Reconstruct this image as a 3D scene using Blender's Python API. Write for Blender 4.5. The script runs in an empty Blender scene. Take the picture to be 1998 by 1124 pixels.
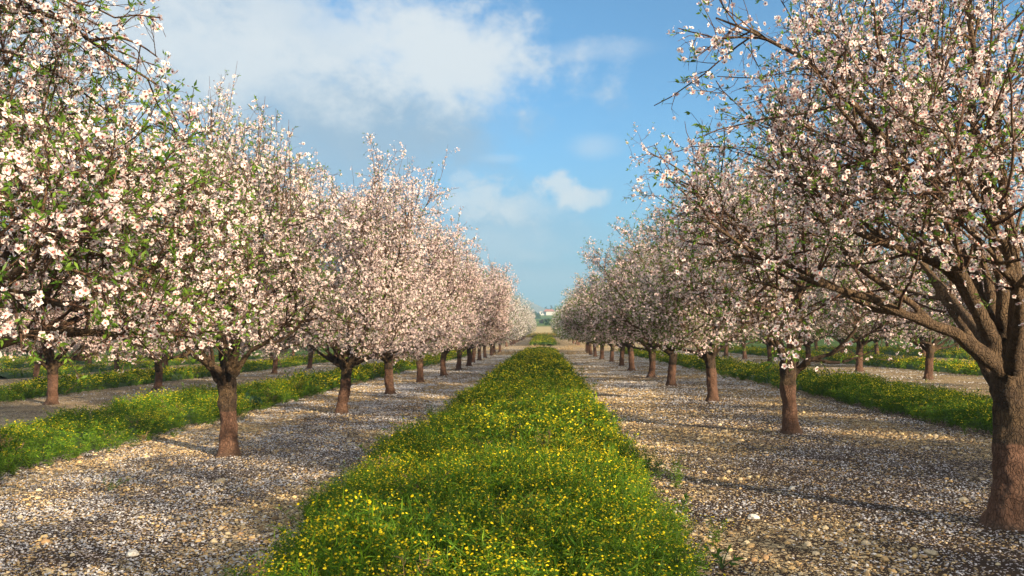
import bpy, bmesh, math, random
import numpy as np
from mathutils import Vector, Matrix, noise as mnoise

random.seed(7)
rng = np.random.default_rng(7)
SC = bpy.context.scene
COL = SC.collection
R = math.radians

# ------------------------------------------------------------------ camera
F, UV, VV, CAMH = 1554.0, 1063.0, 655.0, 1.4          # focal length and vanishing point in photo pixels
cam_d = bpy.data.cameras.new('camera')
cam_d.sensor_width = 36.0
cam_d.lens = 36.0 * F / 1998.0
cam_d.clip_start, cam_d.clip_end = 0.05, 20000
cam = bpy.data.objects.new('camera', cam_d)
COL.objects.link(cam)
cam.location = (0, 0, CAMH)
_dx, _dy = (UV - 999.0) / F, (VV - 562.0) / F
PITCH = math.atan(_dy)
YAW = math.atan(_dx * math.cos(PITCH))
cam.rotation_euler = (R(90) + PITCH, 0, YAW)
SC.camera = cam
CAMM = cam.rotation_euler.to_matrix()

# ------------------------------------------------------------------ sun and sky
SUN_EL, SUN_AZ = R(19), R(134)                          # azimuth clockwise from +Y
sdir = Vector((math.sin(SUN_AZ) * math.cos(SUN_EL), math.cos(SUN_AZ) * math.cos(SUN_EL), math.sin(SUN_EL)))
sun_d = bpy.data.lights.new('sun', 'SUN')
sun_d.energy = 5.0
sun_d.angle = R(0.6)
sun_d.color = (1.0, 0.815, 0.56)
sun = bpy.data.objects.new('sun', sun_d)
COL.objects.link(sun)
sun.rotation_euler = sdir.to_track_quat('Z', 'Y').to_euler()
sun.location = sdir * 50

SC.view_settings.view_transform = 'Standard'
SC.view_settings.look = 'None'
SC.view_settings.gamma = 1.0
SC.view_settings.exposure = 1.58
SC.render.engine = 'CYCLES'
SC.cycles.use_denoising = True
SC.cycles.max_bounces = 8
SC.cycles.diffuse_bounces = 4
SC.cycles.transmission_bounces = 5
SC.cycles.volume_bounces = 0
SC.cycles.sample_clamp_indirect = 6.0


class NT:
    """tiny helper to write node trees"""
    def __init__(s, tree):
        s.t = tree
        tree.nodes.clear()

    def n(s, typ, ins=None, **kw):
        nd = s.t.nodes.new(typ)
        for k, v in kw.items():
            setattr(nd, k, v)
        for k, v in (ins or {}).items():
            if isinstance(v, bpy.types.NodeSocket):
                s.t.links.new(v, nd.inputs[k])
            else:
                nd.inputs[k].default_value = v
        return nd

    def m(s, op, a, b=0.0, c=0.0, clamp=False):
        nd = s.n('ShaderNodeMath', {0: a, 1: b, 2: c}, operation=op)
        nd.use_clamp = clamp
        return nd.outputs[0]

    def mix(s, f, a, b, blend='MIX'):
        nd = s.n('ShaderNodeMix', data_type='RGBA', blend_type=blend)
        for k, v in ((0, f), (6, a), (7, b)):
            if isinstance(v, bpy.types.NodeSocket):
                s.t.links.new(v, nd.inputs[k])
            elif k == 0:
                nd.inputs[k].default_value = v
            else:
                nd.inputs[k].default_value = (*v, 1) if len(v) == 3 else v
        return nd.outputs[2]

    def ss(s, x, a, b):
        nd = s.n('ShaderNodeMapRange', {0: x, 1: a, 2: b, 3: 0.0, 4: 1.0}, interpolation_type='SMOOTHSTEP')
        return nd.outputs[0]

    def noise(s, vec, scale, detail=4.0, rough=0.55, dist=0.0):
        return s.n('ShaderNodeTexNoise', {'Vector': vec, 'Scale': scale, 'Detail': detail, 'Roughness': rough, 'Distortion': dist})


world = bpy.data.worlds.new('World')
SC.world = world
world.use_nodes = True
W = NT(world.node_tree)
sky = W.n('ShaderNodeTexSky', sky_type='NISHITA')
sky.sun_disc = False
sky.sun_elevation = SUN_EL
sky.sun_rotation = SUN_AZ
sky.altitude = 50
sky.air_density, sky.dust_density, sky.ozone_density = 1.0, 0.6, 2.2
tc = W.n('ShaderNodeTexCoord').outputs['Generated']
sep = W.n('ShaderNodeSeparateXYZ', {0: tc})
az = W.m('ARCTAN2', sep.outputs[0], sep.outputs[1])
el = W.m('ARCSINE', sep.outputs[2])
pv = W.n('ShaderNodeCombineXYZ', {0: az, 1: W.m('MULTIPLY', el, 1.35), 2: 0.0}).outputs[0]
n1 = W.m('SUBTRACT', W.noise(pv, 5.0, 6, 0.55, 0.3).outputs[0], 0.5)
n3 = W.m('SUBTRACT', W.noise(pv, 34.0, 5, 0.62, 0.4).outputs[0], 0.5)
n2 = W.m('SUBTRACT', W.noise(pv, 16.0, 5, 0.6).outputs[0], 0.5)


def ang(u, v):
    a = math.atan((u - UV) / F)
    return a, math.atan((VV - v) / F * math.cos(a))


def blob(u, v, ru, rv, soft0, soft1, a1, a2, rot=0.0, a3=0.0):
    """an elliptical patch of cloud at a direction of the sky, broken up by noise; 0..1"""
    ca, ce = ang(u, v)
    x = W.m('SUBTRACT', az, ca)
    y = W.m('SUBTRACT', el, ce)
    c, s_ = math.cos(rot), math.sin(rot)
    xr = W.m('DIVIDE', W.m('ADD', W.m('MULTIPLY', x, c), W.m('MULTIPLY', y, s_)), ru / F)
    yr = W.m('DIVIDE', W.m('SUBTRACT', W.m('MULTIPLY', y, c), W.m('MULTIPLY', x, s_)), rv / F)
    r = W.m('SQRT', W.m('ADD', W.m('MULTIPLY', xr, xr), W.m('MULTIPLY', yr, yr)))
    r = W.m('ADD', r, W.m('ADD', W.m('MULTIPLY', n1, a1), W.m('MULTIPLY', n2, a2)))
    if a3:
        r = W.m('ADD', r, W.m('MULTIPLY', n3, a3))
    return W.m('SUBTRACT', 1.0, W.ss(r, soft0, soft1))


def union(parts):
    o = None
    for p, k in parts:
        q = W.m('SUBTRACT', 1.0, W.m('MULTIPLY', p, k))
        o = q if o is None else W.m('MULTIPLY', o, q)
    return W.m('SUBTRACT', 1.0, o)


CL_WHITE, CL_GREY = (5.35, 5.65, 5.95), (2.35, 3.25, 4.3)
SKYMUL = 1.0
skyc = W.mix(1.0, sky.outputs[0], (0.66, 1.12, 1.34), 'MULTIPLY')
# pale band low over the horizon
low = W.m('SUBTRACT', 1.0, W.ss(el, 0.0, 0.30))
skyc = W.mix(W.m('MULTIPLY', low, 0.72), skyc, (1.45, 2.6, 3.65))
grey = union([
    (blob(120, 170, 800, 430, 0.45, 1.15, 1.8, 0.7), 0.78),
    (blob(720, 225, 300, 95, 0.30, 1.25, 1.1, 0.5), 0.75),
    (blob(960, 470, 300, 130, 0.10, 1.25, 1.3, 0.4), 0.60),
    (blob(1010, 560, 320, 60, 0.2, 1.2, 1.0, 0.4), 0.4),
    (blob(-700, 200, 900, 500, 0.3, 1.1, 1.4, 0.6), 0.7),
])
white = union([
    (blob(850, 100, 230, 115, 0.30, 1.15, 1.2, 1.0, -0.2, 0.6), 0.97),
    (blob(680, 50, 430, 110, 0.25, 1.2, 1.9, 1.3, -0.1, 0.7), 0.75),
    (blob(420, 95, 330, 75, 0.2, 1.25, 1.9, 1.4, -0.15, 0.8), 0.75),
    (blob(90, 90, 380, 190, 0.2, 1.3, 1.9, 0.9), 0.62),
    (blob(1095, 366, 50, 40, 0.35, 1.05, 0.6, 1.6, -0.2, 1.5), 0.85),
    (blob(1140, 386, 66, 24, 0.35, 1.15, 0.6, 1.4, 0.0, 1.5), 0.75),
    (blob(925, 388, 95, 48, 0.2, 1.2, 1.2, 1.3, 0.0, 1.8), 0.72),
    (blob(1025, 405, 90, 36, 0.1, 1.3, 1.2, 1.3, 0.0, 1.8), 0.5),
    (blob(950, 470, 170, 46, 0.1, 1.3, 1.6, 1.2, 0.0, 1.0), 0.34),
    (blob(1060, 545, 150, 26, 0.1, 1.3, 1.4, 1.2), 0.22),
    (blob(1160, 282, 55, 26, 0.1, 1.3, 1.0, 0.9), 0.35),
    (blob(980, 305, 50, 10, 0.1, 1.3, 1.0, 0.9), 0.25),
    (blob(1150, 90, 130, 22, 0.1, 1.3, 1.1, 0.9), 0.25),
    (blob(1050, 500, 40, 14, 0.1, 1.3, 1.1, 0.9), 0.2),
])
c = W.mix(W.m('MULTIPLY', grey, 1.0), skyc, CL_GREY)
c = W.mix(W.m('MULTIPLY', white, 1.0), c, CL_WHITE)
# added as fill light: bright broken cloud out of view, above and behind camera
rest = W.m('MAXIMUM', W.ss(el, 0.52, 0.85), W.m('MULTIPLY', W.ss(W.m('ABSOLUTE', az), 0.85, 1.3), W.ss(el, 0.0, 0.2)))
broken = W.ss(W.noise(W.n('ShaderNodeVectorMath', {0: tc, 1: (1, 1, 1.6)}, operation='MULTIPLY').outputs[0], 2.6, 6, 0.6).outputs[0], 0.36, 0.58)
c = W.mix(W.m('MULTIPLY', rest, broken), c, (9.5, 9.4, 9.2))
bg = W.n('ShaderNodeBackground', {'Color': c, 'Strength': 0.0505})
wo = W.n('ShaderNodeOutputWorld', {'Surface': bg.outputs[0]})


# ------------------------------------------------------------------ terrain shape
SLOPE = 0.015
_ty = np.array([-5000, 62, 82, 105, 150, 170, 200, 300, 450, 600, 640, 800, 1200, 6000], float)
_tz = np.array([0, 0, .30, .55, .95, 1.7, 3.4, 6.2, 11.5, 17.0, 17.3, 12.0, 8.0, 8.0], float)


def zg(x, y):
    x = np.asarray(x, float)
    y = np.asarray(y, float)
    return SLOPE * 30.0 * np.tanh(x / 30.0) + np.interp(y, _ty, _tz)


def ray(u, v):
    d = CAMM @ Vector(((u - 999.0) / F, -(v - 562.0) / F, -1.0))
    return d / d.y


def at(u, v):
    """where the ray of a photo pixel meets the near ground"""
    d = ray(u, v)
    t = -CAMH / (d.z - SLOPE * d.x)
    return np.array([d.x * t, t])


def wp(u, v, dist):
    d = ray(u, v)
    return np.array([d.x * dist, dist, CAMH + d.z * dist])


# ------------------------------------------------------------------ mesh helpers
def norm(a):
    return a / np.maximum(np.linalg.norm(a, axis=-1, keepdims=True), 1e-9)


def tag(o, label=None, cat=None, group=None, kind=None):
    if label:
        o['label'] = label
    if cat:
        o['category'] = cat
    if group:
        o['group'] = group
    if kind:
        o['kind'] = kind
    return o


def link(name, me, parent=None):
    o = bpy.data.objects.new(name, me)
    COL.objects.link(o)
    if parent is not None:
        o.parent = parent
    return o


def quads_mesh(name, V, Fq, mat, col=None, smooth=False):
    me = bpy.data.meshes.new(name)
    V = np.ascontiguousarray(V.reshape(-1, 3), dtype=np.float32)
    Fq = np.ascontiguousarray(Fq.reshape(-1, 4), dtype=np.int32)
    me.vertices.add(len(V))
    me.vertices.foreach_set('co', V.ravel())
    me.loops.add(Fq.size)
    me.loops.foreach_set('vertex_index', Fq.ravel())
    me.polygons.add(len(Fq))
    me.polygons.foreach_set('loop_start', np.arange(0, Fq.size, 4, dtype=np.int32))
    if smooth:
        me.polygons.foreach_set('use_smooth', np.ones(len(Fq), bool))
    if col is not None:
        a = me.color_attributes.new('col', 'FLOAT_COLOR', 'POINT')
        c4 = np.ones((len(V), 4), np.float32)
        c4[:, :3] = col.reshape(-1, 3)
        a.data.foreach_set('color', c4.ravel())
    me.update(calc_edges=True)
    me.materials.append(mat)
    return me


def soup(name, V, C, mat):
    """V (Q,4,3) loose quads with vertex colours C (Q,4,3)"""
    return quads_mesh(name, V, np.arange(len(V) * 4), mat, C)


def frames(T):
    """two unit vectors across each unit vector of T"""
    ref = np.where(np.abs(T[..., 2:3]) > 0.9, np.array([1.0, 0, 0]), np.array([0, 0, 1.0]))
    A = norm(np.cross(T, ref))
    return A, np.cross(T, A)


def tubes(P, rad, sides):
    """P (B,n,3), rad (B,n) -> verts, quads"""
    B, n, _ = P.shape
    T = np.empty_like(P)
    T[:, 1:-1] = P[:, 2:] - P[:, :-2]
    T[:, 0] = P[:, 1] - P[:, 0]
    T[:, -1] = P[:, -1] - P[:, -2]
    T = norm(T)
    t0 = norm(P[:, -1] - P[:, 0])
    A0, _ = frames(t0)
    A = A0[:, None, :] - T * np.sum(A0[:, None, :] * T, -1, keepdims=True)
    A = norm(A)
    Bv = np.cross(T, A)
    th = np.arange(sides) * 2 * np.pi / sides
    V = P[:, :, None, :] + rad[:, :, None, None] * (np.cos(th)[None, None, :, None] * A[:, :, None, :] + np.sin(th)[None, None, :, None] * Bv[:, :, None, :])
    idx = np.arange(B * n * sides).reshape(B, n, sides)
    nx = np.roll(idx, -1, axis=2)
    Q = np.stack([idx[:, :-1], nx[:, :-1], nx[:, 1:], idx[:, 1:]], -1).reshape(-1, 4)
    return V.reshape(-1, 3), Q


def resample(P, n):
    P = np.asarray(P, float)
    s = np.r_[0, np.cumsum(np.linalg.norm(np.diff(P, axis=0), axis=1))]
    # Catmull style smoothing through dense linear points
    t = np.linspace(0, s[-1], 60)
    D = np.stack([np.interp(t, s, P[:, i]) for i in range(3)], 1)
    for _ in range(14):
        D[1:-1] = 0.5 * D[1:-1] + 0.25 * (D[2:] + D[:-2])
    return D[np.linspace(0, 59, n).round().astype(int)]


# ------------------------------------------------------------------ materials
def new_mat(name):
    m = bpy.data.materials.new(name)
    m.use_nodes = True
    return m, NT(m.node_tree)


def petal_like(name, transl, rough=None, spec=0.2):
    m, t = new_mat(name)
    col = t.n('ShaderNodeAttribute', attribute_name='col').outputs['Color']
    p = t.n('ShaderNodeBsdfPrincipled', {'Base Color': col, 'Roughness': rough or 0.7, 'Specular IOR Level': spec})
    tr = t.n('ShaderNodeBsdfTranslucent', {'Color': col})
    mx = t.n('ShaderNodeMixShader', {0: transl, 1: p.outputs[0], 2: tr.outputs[0]})
    t.n('ShaderNodeOutputMaterial', {0: mx.outputs[0]})
    return m


M_PETAL = petal_like('blossom_petals', 0.42, 0.8, 0.1)
M_LEAF = petal_like('almond_leaf', 0.45, 0.5, 0.3)
M_HERB = petal_like('wildflower_herb', 0.30, 0.6, 0.2)
M_STONE = petal_like('limestone', 0.0, 0.9, 0.2)


def bark(name, c1, c2, paint_h=None):
    m, t = new_mat(name)
    oc = t.n('ShaderNodeTexCoord').outputs['Object']
    mp = t.n('ShaderNodeMapping', {0: oc, 3: (1, 1, 0.35)}).outputs[0]
    a = t.noise(mp, 14, 6, 0.65).outputs[0]
    b = t.noise(oc, 3.0, 3, 0.5).outputs[0]
    c = t.mix(t.ss(a, 0.35, 0.68), c1, c2)
    c = t.mix(t.ss(b, 0.45, 0.75), c, (0.19, 0.122, 0.062))
    mp2 = t.n('ShaderNodeMapping', {0: oc, 3: (0.5, 0.5, 2.2)}).outputs[0]
    fine = t.noise(mp2, 30, 5, 0.7).outputs[0]
    c = t.mix(t.m('MULTIPLY', t.ss(fine, 0.50, 0.72), 0.55), c, (0.020, 0.013, 0.010))
    if paint_h:
        zy = t.n('ShaderNodeSeparateXYZ', {0: oc}).outputs[2]
        young = t.mix(a, (0.085, 0.054, 0.033), (0.215, 0.140, 0.080))
        c = t.mix(t.m('MULTIPLY', t.ss(zy, 0.95, 1.7), .75), c, young)
        z = t.n('ShaderNodeSeparateXYZ', {0: oc}).outputs[2]
        rnd = t.n('ShaderNodeObjectInfo').outputs['Random']
        zz = t.m('ADD', z, t.m('MULTIPLY', t.m('SUBTRACT', t.noise(oc, 6, 2).outputs[0], 0.5), 0.05))
        lim = t.m('ADD', paint_h - 0.13, t.m('MULTIPLY', rnd, 0.26))
        k = t.m('SUBTRACT', 1.0, t.ss(t.m('SUBTRACT', zz, lim), -0.012, 0.012))
        wear = t.ss(t.noise(mp, 9, 6, 0.7).outputs[0], 0.70, 0.42)
        pc = t.mix(a, (0.090, 0.043, 0.028), (0.215, 0.118, 0.078))
        c = t.mix(t.m('MULTIPLY', k, t.m('ADD', 0.58, t.m('MULTIPLY', wear, 0.42))), c, pc)
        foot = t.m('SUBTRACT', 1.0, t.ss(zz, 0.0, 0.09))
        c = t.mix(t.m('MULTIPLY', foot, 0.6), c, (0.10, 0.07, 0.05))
    vc = t.n('ShaderNodeTexVoronoi', {'Vector': t.n('ShaderNodeVectorMath', {0: mp, 1: t.n('ShaderNodeVectorMath', {0: t.noise(oc, 9, 4).outputs['Color'], 'Scale': .08}, operation='SCALE').outputs[0]}, operation='ADD').outputs[0], 'Scale': 46.0}, feature='DISTANCE_TO_EDGE').outputs['Distance']
    crack = t.ss(vc, 0.0, 0.16)
    c = t.mix(t.m('MULTIPLY', t.m('SUBTRACT', 1.0, crack), 0.35), c, (0.012, 0.008, 0.006))
    lich = t.m('MULTIPLY', t.ss(t.noise(oc, 5.5, 6, .7).outputs[0], .60, .72), .45)
    c = t.mix(lich, c, (0.17, 0.15, 0.11))
    h = t.m('ADD', t.m('ADD', t.m('MULTIPLY', a, 0.7), t.m('MULTIPLY', fine, 0.5)), t.m('MULTIPLY', crack, .3))
    bp = t.n('ShaderNodeBump', {'Strength': 1.0, 'Distance': 0.035, 'Height': h})
    p = t.n('ShaderNodeBsdfPrincipled', {'Base Color': c, 'Roughness': 0.85, 'Specular IOR Level': 0.25, 'Normal': bp.outputs[0]})
    t.n('ShaderNodeOutputMaterial', {0: p.outputs[0]})
    return m


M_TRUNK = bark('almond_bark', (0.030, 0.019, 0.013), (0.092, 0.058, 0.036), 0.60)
M_TWIG = bark('almond_twig_bark', (0.085, 0.045, 0.032), (0.19, 0.105, 0.065))


# ------------------------------------------------------------------ almond trees
def env_fn(H, Rm, z0, prof):
    zs = np.array([-.05, .0, .12, .35, .6, .8, .93, 1.02])
    rs = np.array(prof if prof else [.45, .80, .97, 1.0, .90, .68, .42, .12]) * Rm

    def E(p):
        zr = (p[..., 2] - z0) / (H - z0)
        rr = np.hypot(p[..., 0], p[..., 1]) / np.maximum(np.interp(zr, zs, rs), 0.05)
        return np.where((zr < -0.06) | (zr > 1.04), 9.0, rr)
    return E


def sprout(g, P, rad, count, tr, length, ang_rng, npts, r_rng, up=0.0, wander=0.12, out=0.0, E=None, rfac=None, upjit=0.0):
    """children along the polylines P; returns child polylines and their radii"""
    B, n, _ = P.shape
    cnt = np.maximum(0, np.round(count * (0.7 + 0.6 * g.random(B)))).astype(int) if np.isscalar(count) else count
    pi = np.repeat(np.arange(B), cnt)
    N = len(pi)
    if N == 0:
        return np.zeros((0, npts, 3)), np.zeros((0, npts))
    t = tr[0] + (tr[1] - tr[0]) * g.random(N)
    s = t * (n - 1)
    i0 = np.minimum(s.astype(int), n - 2)
    f = (s - i0)[:, None]
    p0 = P[pi, i0] * (1 - f) + P[pi, i0 + 1] * f
    tan = norm(P[pi, i0 + 1] - P[pi, i0])
    rp = rad[pi, i0] * (1 - f[:, 0]) + rad[pi, i0 + 1] * f[:, 0]
    A, Bv = frames(tan)
    ph = g.random(N) * 2 * np.pi
    th = np.radians(ang_rng[0] + (ang_rng[1] - ang_rng[0]) * g.random(N))
    d = np.cos(th)[:, None] * tan + np.sin(th)[:, None] * (np.cos(ph)[:, None] * A + np.sin(ph)[:, None] * Bv)
    L = (length[0] + (length[1] - length[0]) * g.random(N)) * (1.0 - 0.35 * t)
    if E is not None:
        for _ in range(3):
            e = E(p0 + d * L[:, None])
            L = np.where(e > 1.0, L * 0.62, L)
        keep = (E(p0 + d * L[:, None]) < 1.18) & (L > 0.02)
        p0, d, L, rp = p0[keep], d[keep], L[keep], rp[keep]
        N = len(p0)
    pts = np.empty((N, npts, 3))
    pts[:, 0] = p0
    rad_out = p0 * np.array([1, 1, 0])
    rad_out = norm(rad_out + 1e-6)
    upv = up + upjit * g.standard_normal(N)
    for k in range(1, npts):
        d = norm(d + wander * g.standard_normal((N, 3)) + upv[:, None] * np.array([0, 0, 1.0]) + out * rad_out)
        pts[:, k] = pts[:, k - 1] + d * (L / (npts - 1))[:, None]
    r0 = np.minimum(rp * 0.8, r_rng[0] * (0.75 + 0.5 * g.random(N)))
    ramp = np.linspace(0, 1, npts)[None, :]
    rr = r0[:, None] * (1 - ramp) + np.minimum(r_rng[1], r0 * 0.6)[:, None] * ramp
    return pts, rr


PINK = dict(white=(0.94, 0.90, 0.88), blush=(0.82, 0.50, 0.45), heart=(0.50, 0.10, 0.09))


def flowers(g, c, nrm, size, lod, pal=PINK):
    """loose quads for blossoms at c facing nrm"""
    N = len(c)
    T, Bv = frames(nrm)
    a0 = g.random(N) * 2 * np.pi
    r = (size * (0.72 + 0.5 * g.random(N)) * np.where(g.random(N) < 0.16, 0.5, 1.0))[:, None]
    white = np.array(pal['white']) * (0.86 + 0.16 * g.random((N, 1)))
    tint = g.random((N, 1)) ** 3
    white = white * (1 - 0.25 * tint) + np.array([0.80, 0.50, 0.48]) * 0.25 * tint
    blush = np.tile(np.array(pal['blush']), (N, 1)) * (0.8 + 0.4 * g.random((N, 1)))
    heart = np.tile(np.array(pal['heart']), (N, 1)) * (0.7 + 0.6 * g.random((N, 1)))
    Vs, Cs = [], []

    def dirv(a):
        return np.cos(a)[:, None] * T + np.sin(a)[:, None] * Bv
    if lod == 0:
        cup = (0.10 + 0.45 * g.random(N) ** 2)[:, None]
        for k in range(5):
            a = a0 + k * 2 * np.pi / 5 + 0.12 * g.standard_normal(N)
            dv = dirv(a)
            pv_ = dirv(a + np.pi / 2)
            j = (0.85 + 0.3 * g.random(N))[:, None]
            base = c + 0.06 * r * dv
            mid = c + 0.66 * r * dv + cup * 0.35 * r * nrm
            tip = c + r * j * dv + cup * r * j * nrm + 0.10 * r * nrm * g.standard_normal((N, 1))
            q = np.stack([base, mid + 0.42 * r * pv_, tip, mid - 0.42 * r * pv_], 1)
            cc = np.stack([blush, white, white * 1.03, white], 1)
            Vs.append(q)
            Cs.append(cc)
        hx = [c + 0.07 * r * nrm + 0.24 * r * dirv(a0 + k * np.pi / 3) for k in range(6)]
        for a, b, cc_, d in ((0, 1, 2, 3), (0, 3, 4, 5)):
            Vs.append(np.stack([hx[a], hx[b], hx[cc_], hx[d]], 1))
            Cs.append(np.stack([heart * 1.2, heart, heart, heart * 1.2], 1))
        cal = np.array([0.17, 0.045, 0.03]) * (0.7 + 0.6 * g.random((N, 1)))
        Vs.append(np.stack([c - 0.12 * r * nrm + 0.34 * r * dirv(a0 + k * np.pi / 2 + .4) for k in range(4)], 1))
        Cs.append(np.repeat(cal[:, None], 4, 1))
    elif lod == 1:
        hx = [c + (0.25 * r * nrm if k % 2 else 0.02 * r * nrm) + r * dirv(a0 + k * np.pi / 3) for k in range(6)]
        for k in (0, 2, 4):
            Vs.append(np.stack([c, hx[k], hx[k + 1], hx[(k + 2) % 6]], 1))
            Cs.append(np.stack([heart * 0.7 + blush * 0.3, white, white, white], 1))
    else:
        q = np.stack([c + r * dirv(a0 + k * np.pi / 2) for k in range(4)], 1)
        w = white * 0.95 + heart * 0.05
        Vs.append(q)
        Cs.append(np.repeat(w[:, None], 4, 1))
    return np.concatenate(Vs), np.concatenate(Cs)


def leaves_soup(g, c, nrm, L, w, lod, c1=(0.06, 0.14, 0.014), c2=(0.19, 0.31, 0.035)):
    N = len(c)
    d = norm(nrm + 0.75 * g.standard_normal((N, 3)))
    A, Bv = frames(d)
    ph = g.random(N) * 2 * np.pi
    S = np.cos(ph)[:, None] * A + np.sin(ph)[:, None] * Bv
    U = np.cross(d, S)
    Ln = (L * (0.6 + 0.7 * g.random(N)))[:, None]
    wn = (w * (0.7 + 0.6 * g.random(N)))[:, None]
    droop = (0.25 * g.standard_normal((N, 1))) * Ln
    k = g.random((N, 1))
    col = np.array(c1) * (1 - k) + np.array(c2) * k
    V = np.stack([c, c + 0.45 * Ln * d + wn * S + 0.2 * wn * U, c + Ln * d + droop * U, c + 0.45 * Ln * d - wn * S + 0.2 * wn * U], 1)
    C = np.repeat(col[:, None], 4, 1)
    return V, C


def points_on(g, P, per_m, tr=(0, 1), mn=0):
    """random points along polylines, with tangents and owner"""
    B, n, _ = P.shape
    if B == 0:
        z = np.zeros((0, 3))
        return z, z
    L = np.linalg.norm(np.diff(P, axis=1), axis=2).sum(1)
    x = L * (tr[1] - tr[0]) * per_m
    cnt = np.floor(x + g.random(B)).astype(int)
    cnt = np.maximum(cnt, mn)
    pi = np.repeat(np.arange(B), cnt)
    t = (tr[0] + (tr[1] - tr[0]) * g.random(len(pi))) * (n - 1)
    i0 = np.minimum(t.astype(int), n - 2)
    f = (t - i0)[:, None]
    return P[pi, i0] * (1 - f) + P[pi, i0 + 1] * f, norm(P[pi, i0 + 1] - P[pi, i0])


def around(g, p, tan, off, upb=0.25, jit=0.4):
    N = len(p)
    A, Bv = frames(tan)
    ph = g.random(N) * 2 * np.pi
    d = np.cos(ph)[:, None] * A + np.sin(ph)[:, None] * Bv
    d = norm(d + np.array([0, 0, upb]) + jit * g.standard_normal((N, 3)) + 0.25 * norm(p * np.array([1, 1, 0]) + 1e-6))
    return p + d * off * (0.5 + g.random((N, 1))), d


def make_tree(seed, H=4.9, Rm=2.4, z0=1.05, lod=0, r_trunk=0.105, crotch=1.0, limbs=None, n_limbs=6, n_low=0, polar=(28, 58),
              fl=1.0, lf=1.0, prof=None, shoots=26, dens=1.0, voxel=0.016, fsize=0.0185, lean=(0, 0), nuts=0, hollow=1.0, airy=0.5):
    """meshes of one almond tree, with its base at the origin"""
    g = np.random.default_rng(seed)
    E = env_fn(H, Rm, z0, prof)
    # trunk
    tz = np.array([-0.12, 0.0, 0.07, 0.18, 0.35, 0.55, 0.75, 0.9, 1.0, 1.06]) * crotch
    tr = np.array([1.95, 1.58, 1.24, 1.05, .97, .95, .98, 1.06, 1.02, .7]) * r_trunk
    ph = g.random(4) * 6.28
    tp = np.stack([0.03 * np.sin(tz * 3 + ph[0]) + lean[0] * tz, 0.03 * np.sin(tz * 3.3 + ph[1]) + lean[1] * tz, tz], 1)
    tp -= np.array([tp[1, 0], tp[1, 1], 0])
    top = tp[-2]
    thick_P, thick_r = [], []
    L1 = []
    if limbs:
        for pts in limbs:
            L1.append(np.asarray(pts, float))
    for k in range(n_limbs + n_low):
        low_ = k >= n_limbs
        a = 2 * np.pi * (k + 0.35 * g.standard_normal()) / max(n_low if low_ else n_limbs, 1) + ph[2] + (.5 if low_ else 0)
        po = R(polar[0] + (polar[1] - polar[0]) * g.random()) if k else R(8)
        Ln = (0.64 if k else 0.66) * (H - crotch) * (1.0 + 0.2 * g.random()) * (1 + 0.25 * math.sin(po))
        if low_:
            po = R(56 + 17 * g.random())
            Ln = Rm * (.78 + .2 * g.random())
        d = np.array([math.cos(a) * math.sin(po), math.sin(a) * math.sin(po), math.cos(po)])
        for _ in range(6):
            if E(top + d * Ln * .96 + np.array([0, 0, .22 * Ln * (1 - d[2])])) > .92:
                Ln *= .9
        p = top + np.array([math.cos(a), math.sin(a), 0]) * r_trunk * 0.35 + np.array([0, 0, -0.22 * g.random()])
        pts = [p - d * 0.05]
        for s_ in range(7):
            d = d + 0.10 * g.standard_normal(3) + np.array([0, 0, 0.025 if low_ else 0.06])
            d /= np.linalg.norm(d)
            p = p + d * Ln / 7
            pts.append(p)
        L1.append(np.array(pts))
    P1 = np.stack([resample(p, 12) for p in L1])
    n1_ = P1.shape[0]
    wob = 0.020 * g.standard_normal((n1_, 12, 3))
    wob[:, 0] = 0
    P1 = P1 + np.cumsum(wob, 1) * 0.7
    r0 = r_trunk * (0.38 + 0.14 * g.random(n1_))
    ramp = np.linspace(0, 1, 12) ** 0.8
    r1 = r0[:, None] * (1 - ramp) + 0.0055 * ramp
    r1[:, 0] *= 1.25
    r1[:, 1] *= 1.1
    if limbs:
        LP = P1[:len(limbs)].reshape(-1, 3)
        E0 = E

        def E(p):
            dd = np.full(p.shape[:-1], 9.0)
            for q_ in LP:
                dd = np.minimum(dd, np.linalg.norm(p - q_, axis=-1))
            return np.minimum(E0(p), dd / 0.42)
    # forks of the limbs
    P1b, r1b = sprout(g, P1, r1, 3.0, (0.18, 0.75), (1.1, 2.0), (25, 50), 9, (0.026, 0.006), up=0.06, wander=0.11, E=E)
    # branches
    base = [(P1, r1), (P1b, r1b)]
    P2s, r2s = [], []
    for (p, r), n in zip(base, (15 * dens, 10 * dens)):
        a, b = sprout(g, p, r, n, (0.22, 1.0), (0.55, 1.35), (30, 70), 7, (0.0105, 0.0036), up=0.03, upjit=0.09, wander=0.14, E=E)
        P2s.append(a)
        r2s.append(b)
    P2, r2 = np.concatenate(P2s), np.concatenate(r2s)
    PS, rS = sprout(g, np.concatenate([P1, P1b[:, ::1][:, np.linspace(0, 8, 12).round().astype(int)]]),
                    np.concatenate([r1, r1b[:, np.linspace(0, 8, 12).round().astype(int)]]),
                    shoots / max(1, (n1_ + len(P1b))) * 1.0, (0.35, 0.95), (0.9, 1.9), (20, 50), 7, (0.0075, 0.0018), up=0.38, wander=0.05)
    keepS = (PS[:, -1, 2] < H * 1.05) & (np.hypot(PS[:, -1, 0], PS[:, -1, 1]) < Rm * 0.9) & (PS[:, -1, 2] > 0.5 * H)
    PS, rS = PS[keepS], rS[keepS]
    # twigs
    P3a, r3a = sprout(g, P2, r2, 8.5 * dens, (0.12, 1.0), (0.22, 0.62), (30, 75), 5, (0.0042, 0.0016), up=0.02, upjit=0.16, wander=0.18, E=E)
    P3b, r3b = sprout(g, PS, rS, 6, (0.25, 0.9), (0.10, 0.35), (30, 60), 5, (0.003, 0.0014), up=0.05, wander=0.12)
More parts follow.
